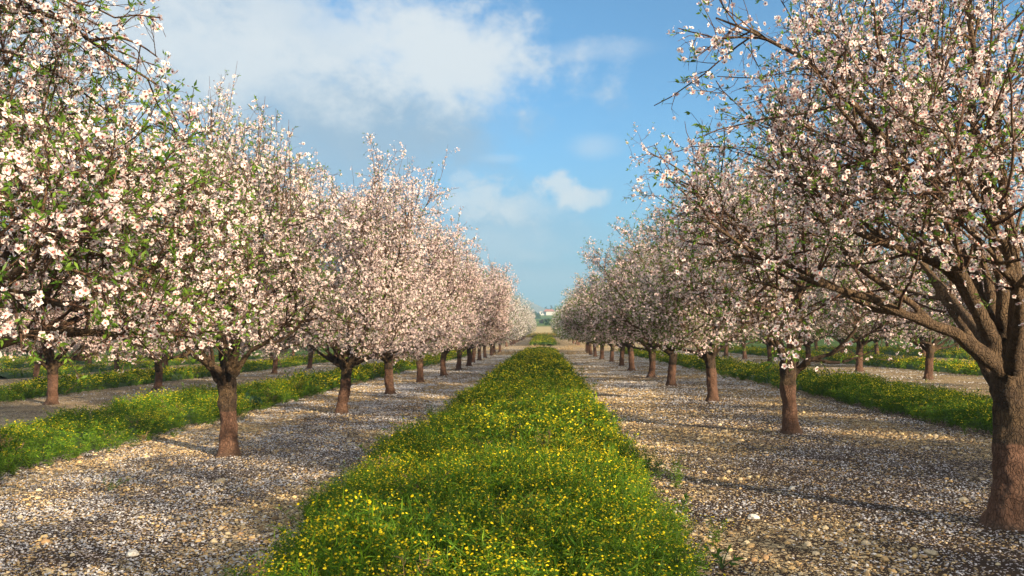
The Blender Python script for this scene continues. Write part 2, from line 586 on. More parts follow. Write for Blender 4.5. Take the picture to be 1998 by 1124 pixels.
    P3c, r3c = sprout(g, P1, r1, 6, (0.2, 1.0), (0.2, 0.5), (40, 90), 5, (0.004, 0.0016), up=0.05, wander=0.15, E=E)
    P3, r3 = np.concatenate([P3a, P3b, P3c]), np.concatenate([r3a, r3b, r3c])
    # drooping twigs below the crown
    PD, rD = sprout(g, P2, r2, 0.35, (0.4, 1.0), (0.4, 0.9), (40, 90), 5, (0.0035, 0.0014), up=-0.30, wander=0.12)
    okD = (PD[:, -1, 2] > z0 - 0.35) & (np.hypot(PD[:, -1, 0], PD[:, -1, 1]) < Rm * 1.02)
    PD, rD = PD[okD], rD[okD]
    P3, r3 = np.concatenate([P3, PD]), np.concatenate([r3, rD])

    def outside(P):
        m_ = P[:, P.shape[1] // 2]
        q_ = np.hypot(m_[:, 0], m_[:, 1])
        return m_[:, 2] > z0 + hollow * np.clip(1 - q_ / (0.62 * Rm), 0, 1)
    k3, k2 = outside(P3), outside(P2)
    zr3 = np.clip(((P3[:, 2, 2] - z0) / (H - z0) - .45) / .5, 0, 1)
    k3 &= g.random(len(P3)) > airy * zr3
    P3, r3, P2, r2 = P3[k3], r3[k3], P2[k2], r2[k2]
    P4, r4 = sprout(g, P3, r3, 3.0 if lod < 2 else 0.0, (0.1, 1.0), (0.04, 0.17), (35, 80), 3, (0.0022, 0.0012), wander=0.2)

    # --- blossoms
    pos, nm = [], []

    def clump(P, per_m, k, tr=(0, 1), spread=0.022):
        """flowers come in bunches: bunch centres along the wood, k flowers in each"""
        p, t = points_on(g, P, per_m / k, tr)
        cnt = g.poisson(k, len(p))
        p, t = np.repeat(p, cnt, 0), np.repeat(t, cnt, 0)
        p = p + spread * g.standard_normal(p.shape)
        q, d = around(g, p, t, 0.016)
        pos.append(q)
        nm.append(d)
    lodf = (1.0, 0.80, 0.40)[lod] * fl
    clump(P3, 19 * lodf, 3.0)
    clump(P2, 10 * lodf, 2.5, (0.2, 1))
    clump(P4, 17 * lodf, 1.6, (0.2, 1))
    clump(PS, 9 * lodf, 2.5, (0.3, 1.0), 0.015)
    clump(P1b, 5 * lodf, 2.5, (0.4, 1.0))
    pos, nm = np.concatenate(pos), np.concatenate(nm)
    fs = fsize * (1.0, 1.05, 1.55)[lod]
    FV, FC = flowers(g, pos, nm, fs, lod)
    # --- leaves
    lp, lt = points_on(g, P3, 2.6 * lf * (1, .9, .5)[lod], (0.3, 1.0))
    lp2, lt2 = points_on(g, P2, 1.6 * lf * (1, .9, .5)[lod], (0.5, 1.0))
    tipP = P3[:, -1][g.random(len(P3)) < 0.35 * lf]
    tipT = norm(tipP - P3.mean((0, 1)))
    lc, lt = np.concatenate([lp, lp2, tipP]), np.concatenate([lt, lt2, tipT])
    nl = (4, 3, 2)[lod]
    lc, lt = np.repeat(lc, nl, 0), np.repeat(lt, nl, 0)
    lc, ld = around(g, lc, lt, 0.006)
    ld = norm(ld + 0.9 * lt)
    LV, LC = leaves_soup(g, lc, ld, 0.040 * (1, 1.1, 1.7)[lod], 0.0066 * (1, 1.25, 2.0)[lod], lod)
    out = {}
    out['blossoms'] = soup('blossoms', FV, FC, M_PETAL)
    out['leaves'] = soup('leaves', LV, LC, M_LEAF)
    # --- wood: trunk and limbs fused, thin wood as tubes
    tw = []
    for P, r, s in ((P2, r2, 4), (PS, rS, 4), (P3, r3, 3), (P4, r4, 3)):
        if lod == 2 and s == 3:
            P, r = P[::2], r[::2] * 1.6
        if len(P):
            tw.append(tubes(P, r, s))
    o = 0
    Vt, Qt = [], []
    for v, q in tw:
        Vt.append(v)
        Qt.append(q + o)
        o += len(v)
    out['twigs'] = quads_mesh('twigs', np.concatenate(Vt), np.concatenate(Qt), M_TWIG, smooth=True)
    me = bpy.data.meshes.new('trunk_raw')
    verts, faces = [], []

    def add(P, r, s):
        v, q = tubes(P, r, s)
        o_ = len(verts)
        verts.extend(v.tolist())
        faces.extend((q + o_).tolist())
        n = P.shape[1]
        for b in range(P.shape[0]):
            st = o_ + b * n * s
            faces.append([st + i for i in range(s)][::-1])
            faces.append([st + (n - 1) * s + i for i in range(s)])
    S = (14, 10, 8)[lod]
    add(tp[None], tr[None], S + 4)
    add(P1, r1, S)
    add(P1b, np.maximum(r1b, 0.006 if lod == 0 else 0.008), 6)
    me.from_pydata(verts, [], faces)
    if lod < 2:
        ob = link('trunk_tmp', me)
        md = ob.modifiers.new('r', 'REMESH')
        md.mode = 'VOXEL'
        md.voxel_size = voxel if lod == 0 else 0.022
        sm = ob.modifiers.new('s', 'SMOOTH')
        sm.iterations = 3
        sm.factor = 0.5
        dg = bpy.context.evaluated_depsgraph_get()
        me2 = bpy.data.meshes.new_from_object(ob.evaluated_get(dg))
        bpy.data.objects.remove(ob)
        bpy.data.meshes.remove(me)
        # thin limb ends the fusing may have eaten are laid in again as tubes
        n = len(me2.vertices)
        co = np.empty(n * 3, np.float32)
        nr = np.empty(n * 3, np.float32)
        me2.vertices.foreach_get('co', co)
        me2.vertex_normals.foreach_get('vector', nr)
        co, nr = co.reshape(-1, 3), nr.reshape(-1, 3)
        amp = np.array([mnoise.noise(Vector((c_[0] * 7, c_[1] * 7, c_[2] * 4.0))) + 0.5 * mnoise.noise(Vector((c_[0] * 19 + 4, c_[1] * 19, c_[2] * 14)))
                        for c_ in co.tolist()])
        wgt = np.clip(1.35 - np.hypot(co[:, 0], co[:, 1]) * 2.2, 0.25, 1) * np.clip(1.6 - co[:, 2] * .5, .25, 1)
        co = co + nr * (amp * 0.024 * wgt)[:, None]
        me2.vertices.foreach_set('co', co.astype(np.float32).ravel())
        fv = np.empty(len(me2.polygons) * 4, np.int32)
        me2.polygons.foreach_get('vertices', fv)
        v1, q1 = tubes(P1b[:, 1:], r1b[:, 1:], 5)
        v0, q0 = tubes(P1[:, 4:], r1[:, 4:], 6)
        V = np.concatenate([co, v1, v0])
        Q = np.concatenate([fv.reshape(-1, 4), q1 + n, q0 + n + len(v1)])
        bpy.data.meshes.remove(me2)
        me = quads_mesh('trunk', V, Q, M_TRUNK, smooth=True)
    else:
        me.name = 'trunk'
        for p_ in me.polygons:
            p_.use_smooth = True
        me.materials.append(M_TRUNK)
    out['trunk'] = me
    if nuts:
        out['nuts'] = P2[g.choice(len(P2), nuts), -2]
    print('tree', seed, 'lod', lod, 'flowers', len(pos), 'leaves', len(LV), 'twigs', len(P3), len(P4))
    return out


M_NUT, _t = new_mat('dried_hull')
_nz = _t.noise(_t.n('ShaderNodeTexCoord').outputs['Object'], 90, 4).outputs[0]
_p = _t.n('ShaderNodeBsdfPrincipled', {'Base Color': _t.mix(_nz, (0.008, 0.006, 0.005), (0.035, 0.024, 0.018)), 'Roughness': 0.8})
_t.n('ShaderNodeOutputMaterial', {0: _p.outputs[0]})


def nut_mesh():
    bm = bmesh.new()
    bmesh.ops.create_uvsphere(bm, u_segments=10, v_segments=8, radius=0.016)
    for v in bm.verts:
        v.co.z *= 1.35
        v.co.y *= 0.72
        v.co += v.normal * 0.003 * mnoise.noise(v.co * 120)
    me = bpy.data.meshes.new('dried_nut')
    bm.to_mesh(me)
    bm.free()
    me.materials.append(M_NUT)
    return me


def place(parts, x, y, label, group, rot=0.0, sc=1.0, small=False):
    root = bpy.data.objects.new('almond_tree', None)
    root.empty_display_size = 0.3
    COL.objects.link(root)
    root.location = (x, y, float(zg(x, y)) - 0.01)
    root.rotation_euler = (0, 0, rot)
    root.scale = (sc, sc, sc)
    tag(root, label, 'tree', group)
    for nme in ('trunk', 'twigs', 'blossoms', 'leaves'):
        link(nme, parts[nme], root)
    for k, p in enumerate(parts.get('nuts', ())):
        if k == 0:
            parts['nut_me'] = nut_mesh()
        o = link('dried_nut', parts['nut_me'], root)
        o.location = p + np.array([0, 0, -0.02])
        o.rotation_euler = (random.uniform(-.6, .6), random.uniform(-.6, .6), random.uniform(0, 6))
    return root


ORD = ['first', 'second', 'third', 'fourth', 'fifth', 'sixth', 'seventh', 'eighth', 'ninth', 'tenth', 'eleventh', 'twelfth',
       'thirteenth', 'fourteenth', 'fifteenth', 'sixteenth', 'seventeenth', 'eighteenth', 'nineteenth', 'twentieth']
XL, XR, STEP = -3.87, 3.42, 4.97
GL, GR = 'almond trees in the row left of the flower strip', 'almond trees in the row right of the flower strip'
left_px = [(-158, 1118), (446, 888), (666, 807), (761, 770), (820, 746), (866, 733), (895, 722), (915, 715)]
right_px = [(1968, 1026), (1545, 846), (1390, 783), (1309, 753), (1271, 736), (1232, 723)]
left_pos = [at(*p) for p in left_px]
right_pos = [at(*p) for p in right_px]
while left_pos[-1][1] < 63:
    left_pos.append(np.array([XL + 0.12 * rng.standard_normal(), left_pos[-1][1] + STEP * (1 + .03 * rng.standard_normal())]))
while right_pos[-1][1] < 63:
    right_pos.append(np.array([XR + 0.12 * rng.standard_normal(), right_pos[-1][1] + STEP * (1 + .03 * rng.standard_normal())]))


def limb(base, pts):
    b = np.array([base[0], base[1], float(zg(*base))])
    return [wp(*p) - b for p in pts]


LPROF = [.45, .8, .97, 1, 1, .94, .78, .45]
# --- the near trees, each grown for itself
bL1, bL2, bL3, bR1, bR2 = left_pos[0], left_pos[1], left_pos[2], right_pos[0], right_pos[1]
T = make_tree(11, H=4.6, Rm=2.45, z0=1.45, crotch=1.15, lod=0, n_limbs=3, r_trunk=0.12, limbs=[
    limb(bL1, [(-150, 720, 4.8), (-60, 640, 4.65), (0, 565, 4.55), (50, 505, 4.45), (95, 480, 4.4), (180, 450, 4.3), (290, 425, 4.2)]),
    limb(bL1, [(-145, 710, 4.85), (-40, 600, 5.0), (60, 562, 5.2), (130, 545, 5.3), (240, 530, 5.5), (330, 500, 5.7)]),
    limb(bL1, [(-150, 700, 4.8), (-230, 420, 4.6), (-180, 170, 4.4), (-70, 40, 4.3), (30, 12, 4.25), (100, 42, 4.2), (160, 80, 4.2), (215, 122, 4.2), (300, 172, 4.2)]),
    limb(bL1, [(-160, 700, 4.85), (-120, 500, 5.0), (-70, 330, 5.15), (-20, 230, 5.3)]),
    limb(bL1, [(-150, 705, 4.7), (-80, 610, 4.2), (0, 545, 3.8), (70, 500, 3.4), (130, 430, 3.2)]),
    limb(bL1, [(-145, 720, 4.75), (-40, 650, 4.6), (80, 618, 4.4), (190, 615, 4.3), (270, 650, 4.2)]),
], prof=[.5, .85, .95, .75, .42, .30, .2, .1], fsize=.0185, fl=0.66, lf=2.5, dens=.88, airy=.7, shoots=14)
place(T, *bL1, 'nearest almond tree at the left edge, its trunk out of view, large open blossoms', GL)
T = make_tree(12, H=6.2, prof=[.45, .8, .97, 1, .92, .8, .6, .3], Rm=2.45, z0=1.22, hollow=1.45, lod=0, n_limbs=3, r_trunk=0.105, crotch=1.02, limbs=[
    limb(bL2, [(440, 735, 9.6), (400, 700, 9.5), (372, 660, 9.4), (350, 600, 9.3), (310, 520, 9.2)]),
    limb(bL2, [(440, 730, 9.6), (405, 705, 9.3), (378, 690, 9.1), (340, 655, 8.8), (290, 610, 8.5)]),
    limb(bL2, [(445, 725, 9.6), (436, 670, 9.6), (420, 610, 9.7), (400, 520, 9.7), (370, 400, 9.8)]),
    limb(bL2, [(455, 730, 9.5), (480, 690, 9.3), (520, 665, 9.2), (565, 625, 9.0), (600, 560, 8.9)]),
    limb(bL2, [(450, 725, 9.6), (470, 660, 9.7), (495, 600, 9.8), (520, 500, 9.9), (540, 380, 10)]),
    limb(bL2, [(450, 725, 9.5), (460, 670, 9.3), (450, 600, 9.0), (470, 480, 8.8), (490, 350, 8.7)]),
], shoots=200, airy=.75, fl=0.8, lf=1.8, fsize=.0175, n_low=0)
place(T, *bL2, 'almond tree with a forked pale trunk, nearest whole one in the left row', GL)
T = make_tree(13, H=5.85, hollow=.3, Rm=2.55, z0=1.1, prof=LPROF, lod=0, n_limbs=7, n_low=5, r_trunk=0.100, crotch=1.0, shoots=230, airy=.7, fl=1.0, lf=0.9, lean=(0.03, 0), dens=1.05)
place(T, *bL3, 'almond tree with dark trunk and many bare upright shoots, third in the left row', GL)
T = make_tree(21, H=5.9, Rm=2.45, z0=1.1, hollow=1.6, lod=0, n_limbs=3, r_trunk=0.118, crotch=1.08, limbs=[
    limb(bR1, [(1955, 725, 5.75), (1885, 657, 5.65), (1800, 632, 5.55), (1745, 598, 5.47), (1690, 572, 5.4), (1610, 558, 5.3), (1540, 520, 5.2), (1460, 470, 5.05), (1400, 420, 4.95)]),
    limb(bR1, [(1960, 715, 5.85), (1905, 600, 5.85), (1850, 510, 5.75), (1765, 463, 5.6), (1690, 440, 5.5), (1640, 395, 5.4), (1560, 335, 5.3), (1480, 300, 5.2)]),
    limb(bR1, [(1965, 715, 5.9), (1905, 560, 5.9), (1850, 440, 5.95), (1800, 340, 6.0), (1750, 250, 6.0), (1720, 140, 6.1), (1700, 10, 6.1), (1690, -160, 6.1)]),
    limb(bR1, [(1970, 715, 5.95), (1930, 560, 6.1), (1885, 430, 6.2), (1862, 300, 6.2), (1830, 150, 6.3), (1800, 0, 6.3), (1790, -200, 6.3)]),
    limb(bR1, [(1980, 720, 5.75), (2000, 560, 5.6), (1985, 400, 5.4), (1955, 250, 5.3), (1920, 60, 5.2), (1890, -120, 5.2)]),
    limb(bR1, [(1975, 720, 5.6), (1990, 610, 5.1), (1965, 480, 4.7), (1900, 350, 4.5), (1840, 230, 4.4)]),
    limb(bR1, [(1962, 720, 5.9), (1900, 640, 6.4), (1830, 560, 6.9), (1740, 480, 7.3), (1650, 380, 7.6)]),
    limb(bR1, [(1960, 715, 5.8), (1860, 520, 5.6), (1760, 330, 5.4), (1640, 200, 5.3), (1540, 110, 5.2), (1430, 60, 5.15), (1370, 50, 5.1)]),
], prof=[.4, .8, .95, 1.0, 1.0, .8, .5, .2], fl=0.8, lf=1.6, shoots=34, nuts=6, dens=.70, airy=.65, voxel=0.014)
place(T, *bR1, 'nearest almond tree on the right, thick trunk painted reddish below, long limb reaching left', GR)
T = make_tree(22, H=5.0, Rm=2.35, z0=1.12, hollow=1.4, lod=0, n_limbs=4, r_trunk=0.105, crotch=1.0, limbs=[
    limb(bR2, [(1548, 735, 11.3), (1520, 690, 11.1), (1480, 640, 10.9), (1420, 590, 10.6), (1350, 540, 10.3), (1290, 470, 10.1)]),
    limb(bR2, [(1550, 725, 11.3), (1575, 700, 11.1), (1620, 685, 10.9), (1655, 640, 10.7), (1690, 570, 10.5)]),
    limb(bR2, [(1548, 720, 11.4), (1540, 640, 11.4), (1500, 540, 11.4), (1440, 430, 11.4), (1350, 340, 11.4), (1265, 295, 11.4)]),
    limb(bR2, [(1550, 720, 11.4), (1570, 640, 11.5), (1560, 540, 11.6), (1540, 420, 11.7), (1500, 300, 11.8)]),
], prof=[.4, .8, .95, 1.0, 1.0, .85, .5, .2], fl=0.6, lf=1.6, shoots=20)
place(T, *bR2, 'second almond tree in the right row, reddish painted foot and low side limb', GR)
T = make_tree(23, H=5.0, Rm=2.75, z0=1.05, lod=0, n_limbs=6, r_trunk=0.12, fl=0.35, lf=1.0, shoots=14, dens=.7)
place(T, 3.45, 0.6, 'almond tree just outside the right edge, only its twig ends show', GR)

# --- kinds for the trees further off
MIDL = [make_tree(31 + k, H=6.1, Rm=2.45, z0=1.1, lod=1, n_limbs=7, n_low=5, hollow=.15, polar=(18, 48), fl=1.0, lf=1.1, shoots=150, airy=.6, prof=LPROF, r_trunk=0.11) for k in range(3)]
MIDR = [make_tree(41 + k, H=5.3, Rm=2.75, z0=1.12, lod=1, n_limbs=7, n_low=5, hollow=.35, fl=0.7, lf=2.6, shoots=20, r_trunk=0.11, polar=(30, 66),
                  prof=[.4, .8, .96, 1.0, 1.0, .86, .5, .2]) for k in range(3)]
FARL = [make_tree(51 + k, H=6.1, Rm=2.45, z0=1.1, lod=2, n_limbs=7, n_low=5, hollow=.15, polar=(18, 48), fl=1.0, lf=1.0, shoots=40, prof=LPROF, r_trunk=0.11) for k in range(2)]
FARR = [make_tree(61 + k, H=5.3, Rm=2.75, z0=1.12, lod=2, n_limbs=7, n_low=5, hollow=.35, fl=0.7, lf=2.4, shoots=16, r_trunk=0.11, polar=(30, 66),
                  prof=[.4, .8, .96, 1.0, 1.0, .86, .5, .2]) for k in range(2)]
for side, pos, mids, fars, g_ in (('left', left_pos, MIDL, FARL, GL), ('right', right_pos, MIDR, FARR, GR)):
    for k, (x, y) in enumerate(pos):
        if k < (3 if side == 'left' else 2):
            continue
        kinds = mids if y < 42 else fars
        where = 'the flower strip' if k < len(pos) - 1 else 'the cross track'
        lab = f'{ORD[k]} almond tree from the camera in the row {side} of {where}'
        if k == len(pos) - 1:
            lab = f'last almond tree of the {side} row before the pale cross track'
        place(kinds[k % len(kinds)], x, y, lab, g_, random.uniform(0, 6.28), random.uniform(0.94, 1.06))
# second block beyond the cross track
for side, X, fars in (('left', XL + .15, FARL), ('right', XR + .1, FARR)):
    k = 0
    y = 84.0
    while y < 150:
        nm_ = f'{ORD[k]} tree beyond the cross track in the row {side} of the far flower strip'
        place(fars[k % len(fars)], X + 0.12 * rng.standard_normal(), y, nm_, f'almond trees beyond the cross track on the {side}', random.uniform(0, 6.28), random.uniform(.92, 1.05))
        y += STEP
        k += 1
# side rows
ROWN = ['second', 'third', 'fourth', 'fifth', 'sixth', 'seventh']
for side, sg, X0, pitch, mids, fars, off in (('left', -1, -11.2, 7.3, MIDL, FARL, 16.6), ('right', 1, 10.6, 7.3, MIDR, FARR, 26.0)):
    for r in range(6):
        X = X0 + sg * pitch * r
        if r == 0:
            X, off = at(100, 790) if side == 'left' else at(1810, 740)
        lim = 0.66 if side == 'left' else 0.62
        ymin = abs(X) / lim - 2.5
        if side == 'right' and r == 0:
            ymin = -7.0
        y = off - 12 * STEP + (r % 3) * 0.8
        jit = .05 if r == 0 else .15
        k = 0
        while y < (60 if r == 0 else 66):
            if y > ymin:
                kinds = mids if y < 36 else fars
                lab = f'{ORD[k]} nearest almond tree of the {ROWN[r]} row {side} of the alley'
                if abs(X) > .62 * y + 1.0 and r == 0:
                    lab = 'almond tree of the second right row standing beyond the right edge of view'
                    k -= 1
                place(kinds[(k + r) % len(kinds)], X + .12 * rng.standard_normal(), y + jit * rng.standard_normal(), lab,
                      f'almond trees in the {ROWN[r]} row on the {side}', random.uniform(0, 6.28), random.uniform(.92, 1.06))
                k += 1
            y += STEP

# ------------------------------------------------------------------ ground
def axis(lo, hi, fine_lo, fine_hi, step, grow=1.22):
    a = list(np.arange(fine_lo, fine_hi + 1e-6, step))
    s, p = step, fine_hi
    while p < hi:
        s *= grow
        p += s
        a.append(p)
    s, p = step, fine_lo
    while p > lo:
        s *= grow
        p -= s
        a.insert(0, p)
    return np.array(a)


gx = axis(-4000, 4000, -7, 7, 0.11)
gy = axis(-300, 6000, 3, 18, 0.11, 1.09)
GX, GY = np.meshgrid(gx, gy)
GZ = zg(GX, GY)


def zone(x, y):
    """1 where tan gravel lies, 0 where dark soil shows, as under the tree rows"""
    x, y = np.asarray(x, float), np.asarray(y, float)
    nz = np.array([mnoise.noise(Vector((a * .75, b * .42, 6.6))) + .6 * mnoise.noise(Vector((a * 1.9, b * 1.3, 2.4))) + .35 * mnoise.noise(Vector((a * 5, b * 4, 8.1)))
                   for a, b in zip(x.ravel(), y.ravel())]).reshape(x.shape)
    row = np.minimum(np.abs(x - XL - .25), np.abs(x - XR + .25))
    z_ = .62 + .55 * nz - .50 * np.exp(-(row / .95) ** 2) - .12 * (x > 0)
    z_ = z_ + .40 * np.maximum(np.clip((y - 14) / 14, 0, 1), np.clip(np.abs(x) - 8, 0, 1))
    z_ = z_ - .9 * np.exp(-(((x - 1.5) / .55) ** 2 + ((y - 6.5) / .5) ** 2))
    return np.clip(z_, 0, 1)


ZN = zone(GX, GY)
bump = np.array([mnoise.noise(Vector((x * 1.6, y * 1.6, 0))) * .012 + mnoise.noise(Vector((x * 5, y * 5, 3))) * .006 for x, y in zip(GX.ravel(), GY.ravel())]).reshape(GX.shape)
GZ = GZ + np.where((np.abs(GX) < 9) & (GY < 30) & (GY > 0), bump, 0)
idx = np.arange(GX.size).reshape(GX.shape)
Q = np.stack([idx[:-1, :-1], idx[:-1, 1:], idx[1:, 1:], idx[1:, :-1]], -1).reshape(-1, 4)

M_GROUND, t = new_mat('orchard_ground')
oc = t.n('ShaderNodeTexCoord').outputs['Object']
sp = t.n('ShaderNodeSeparateXYZ', {0: oc})
X_, Y_ = sp.outputs[0], sp.outputs[1]
dist = t.noise(oc, 18, 3)
wv = t.n('ShaderNodeVectorMath', {0: oc, 1: t.n('ShaderNodeVectorMath', {0: dist.outputs['Color'], 'Scale': 0.02}, operation='SCALE').outputs[0]}, operation='ADD').outputs[0]


def pebbles(scale, seed):
    mp = t.n('ShaderNodeMapping', {0: wv, 1: (seed, seed * .7, 0)}).outputs[0]
    v = t.n('ShaderNodeTexVoronoi', {'Vector': mp, 'Scale': scale, 'Randomness': 1.0}, feature='F1')
    e = t.n('ShaderNodeTexVoronoi', {'Vector': mp, 'Scale': scale, 'Randomness': 1.0}, feature='DISTANCE_TO_EDGE')
    s3 = t.n('ShaderNodeSeparateColor', {0: v.outputs['Color']})
    return e.outputs['Distance'], s3.outputs[0], s3.outputs[1]


e1, ra, rb = pebbles(24, 0.0)
e2, rc, rd = pebbles(58, 3.3)
e3, rf, rg = pebbles(75, 9.1)
big = t.noise(oc, 0.8, 5, 0.6).outputs[0]
mid = t.noise(oc, 3.2, 4, 0.6).outputs[0]
zn = t.n('ShaderNodeSeparateColor', {0: t.n('ShaderNodeAttribute', attribute_name='col').outputs['Color']}).outputs[0]
cover = t.m('ADD', t.m('MULTIPLY', zn, .75), t.m('MULTIPLY', t.m('SUBTRACT', mid, .5), .9))       # bare soil .. closed gravel
soil = t.mix(t.noise(oc, 40, 4).outputs[0], (0.016, 0.010, 0.007), (0.065, 0.040, 0.024))
dust = t.m('MULTIPLY', t.m('MAXIMUM', t.ss(Y_, 15, 30), t.ss(t.m('ABSOLUTE', X_), 8.0, 9.5)), t.m('MULTIPLY', t.ss(t.noise(oc, 1.1, 5, .65).outputs[0], .36, .62), .8))
soil = t.mix(dust, soil, (0.34, 0.255, 0.155))
tan_ = t.mix(ra, (0.34, 0.23, 0.11), (0.68, 0.53, 0.32))
tan2 = t.mix(rc, (0.27, 0.18, 0.09), (0.68, 0.53, 0.32))
small_on = t.m('MULTIPLY', t.ss(e2, 0.08, 0.24), t.m('LESS_THAN', rd, t.m('ADD', t.m('MULTIPLY', cover, 1.15), t.m('ADD', 0.08, t.m('MULTIPLY', t.ss(Y_, 14, 30), .35)))))
big_on = t.m('MULTIPLY', t.ss(e1, 0.05, 0.16), t.m('LESS_THAN', rb, t.m('SUBTRACT', t.m('MULTIPLY', cover, 0.85), 0.10)))
gc = t.mix(small_on, soil, tan2)
gc = t.mix(big_on, gc, tan_)
pet = t.m('MULTIPLY', t.ss(e3, 0.10, 0.16), t.m('LESS_THAN', rg, t.m('SUBTRACT', t.m('SUBTRACT', .32, t.m('MULTIPLY', t.ss(X_, 0, 1), .14)), t.m('MULTIPLY', zn, .20))))
gc = t.mix(pet, gc, (0.74, 0.66, 0.66))
# far from the camera the pebbles are under a pixel: keep their mean colours
hgt = t.m('ADD', t.m('MULTIPLY', big_on, 0.7), t.m('ADD', t.m('MULTIPLY', small_on, 0.4), t.m('MULTIPLY', pet, 0.2)))
bp = t.n('ShaderNodeBump', {'Strength': 1.0, 'Distance': 0.03, 'Height': hgt})
# land beyond the orchard
fn = t.noise(oc, 0.02, 5, 0.6).outputs[0]
fn2 = t.noise(oc, 0.5, 5, 0.6).outputs[0]
Yj = t.m('ADD', Y_, t.m('MULTIPLY', t.m('SUBTRACT', fn2, 0.5), 14.0))
verge = t.mix(t.ss(fn2, 0.4, 0.62), (0.08, 0.12, 0.02), (0.26, 0.15, 0.035))
field = t.mix(fn2, (0.36, 0.27, 0.13), (0.48, 0.38, 0.20))
green = t.mix(t.ss(fn, 0.42, 0.6), (0.045, 0.085, 0.012), (0.12, 0.16, 0.02))
far = t.mix(t.ss(Yj, 163, 171), verge, field)
far = t.mix(t.ss(Yj, 205, 235), far, green)
col = t.mix(t.ss(Yj, 150, 156), gc, far)
side_ = t.m('MULTIPLY', t.ss(t.m('ABSOLUTE', X_), 13, 17), t.ss(Yj, 62, 68))
col = t.mix(t.m('MAXIMUM', side_, t.ss(t.m('ABSOLUTE', X_), 68, 80)), col, green)
p = t.n('ShaderNodeBsdfPrincipled', {'Base Color': col, 'Roughness': 0.95, 'Specular IOR Level': 0.15, 'Normal': bp.outputs[0]})
t.n('ShaderNodeOutputMaterial', {0: p.outputs[0]})
ground = link('ground', quads_mesh('ground', np.stack([GX, GY, GZ], -1), Q, M_GROUND, np.repeat(ZN.reshape(-1, 1), 3, 1), smooth=True))
tag(ground, 'stony orchard ground strewn with white petals', 'ground', kind='structure')


# ------------------------------------------------------------------ wildflower strips
def herb_proto(g, lod):
    """quads of one plant about 1 high (scaled later)"""
    Vs, Cs = [], []
    ns = (7, 5, 4)[lod]
    for s in range(ns):
        a = g.random() * 6.28
        sp_ = 0.10 + 0.38 * g.random()
        h = 0.65 + 0.40 * g.random()
        n = 4
        tt = np.linspace(0, 1, n)
        pts = np.stack([np.cos(a) * sp_ * tt ** 1.4, np.sin(a) * sp_ * tt ** 1.4, h * tt], 1)
        pts[1:] += 0.03 * g.standard_normal((n - 1, 3))
        w = (0.006, 0.010, 0.016)[lod]
        side = np.array([-math.sin(a + 1), math.cos(a + 1), 0]) * w
        stem_c = np.array([0.075, 0.125, 0.02])
        for k in range(n - 1):
            Vs.append(np.stack([pts[k] - side, pts[k] + side, pts[k + 1] + side * .7, pts[k + 1] - side * .7])[None])
            Cs.append(np.tile(stem_c, (1, 4, 1)))
        nl = (23, 14, 6)[lod]
        tl = g.random(nl) ** 0.9
        pc = np.stack([np.interp(tl, tt, pts[:, i]) for i in range(3)], 1)
        d = norm(np.stack([g.standard_normal(nl), g.standard_normal(nl), 0.35 + .5 * g.random(nl)], 1))
        V, C = leaves_soup(g, pc, d, (0.20, 0.24, 0.32)[lod], (0.0080, 0.013, 0.030)[lod], lod, (0.028, 0.100, 0.008), (0.150, 0.265, 0.012))
        Vs.append(V)
        Cs.append(C)
        if g.random() < 0.85:
            nf = 3 + int(g.random() * 3.5)
            for q in range(nf):
                c_ = pts[-1] + (np.array([0, 0, 0.02]) if q == 0 else 0.09 * g.standard_normal(3) * np.array([1, 1, .7]))
                nr = norm(np.array([0.45 * g.standard_normal(), 0.45 * g.standard_normal(), 1.0]))
                A, Bv = frames(nr[None])
                A, Bv = A[0], Bv[0]
                r = (0.0175, 0.028, 0.048)[lod] * (0.75 + 0.5 * g.random())
                yc = np.array([0.86, 0.68, 0.012]) * (0.8 + 0.3 * g.random())
                hx = [c_ + r * (math.cos(k * math.pi / 3) * A + math.sin(k * math.pi / 3) * Bv) * (1 + .2 * g.standard_normal()) for k in range(6)]
                Vs.append(np.stack([np.stack([hx[0], hx[1], hx[2], hx[3]]), np.stack([hx[0], hx[3], hx[4], hx[5]])]))
                Cs.append(np.tile(yc, (2, 4, 1)))
                if lod == 0:
                    Vs.append(np.stack([c_ + 0.01 * nr + 0.4 * r * (math.cos(k * math.pi / 2) * A + math.sin(k * math.pi / 2) * Bv) for k in range(4)])[None])
                    Cs.append(np.tile(np.array([0.62, 0.36, 0.01]), (1, 4, 1)))
    return np.concatenate(Vs), np.concatenate(Cs)


gh = np.random.default_rng(99)
HERBS = [[herb_proto(gh, l) for _ in range((14, 10, 8)[l])] for l in range(3)]


def lump(x, y, s=0.0):
    return np.array([mnoise.noise(Vector((a * 0.55 + s, b * 0.45, 1.7))) + 0.6 * mnoise.noise(Vector((a * 1.5 + s, b * 1.3, 5.1))) for a, b in zip(x, y)])


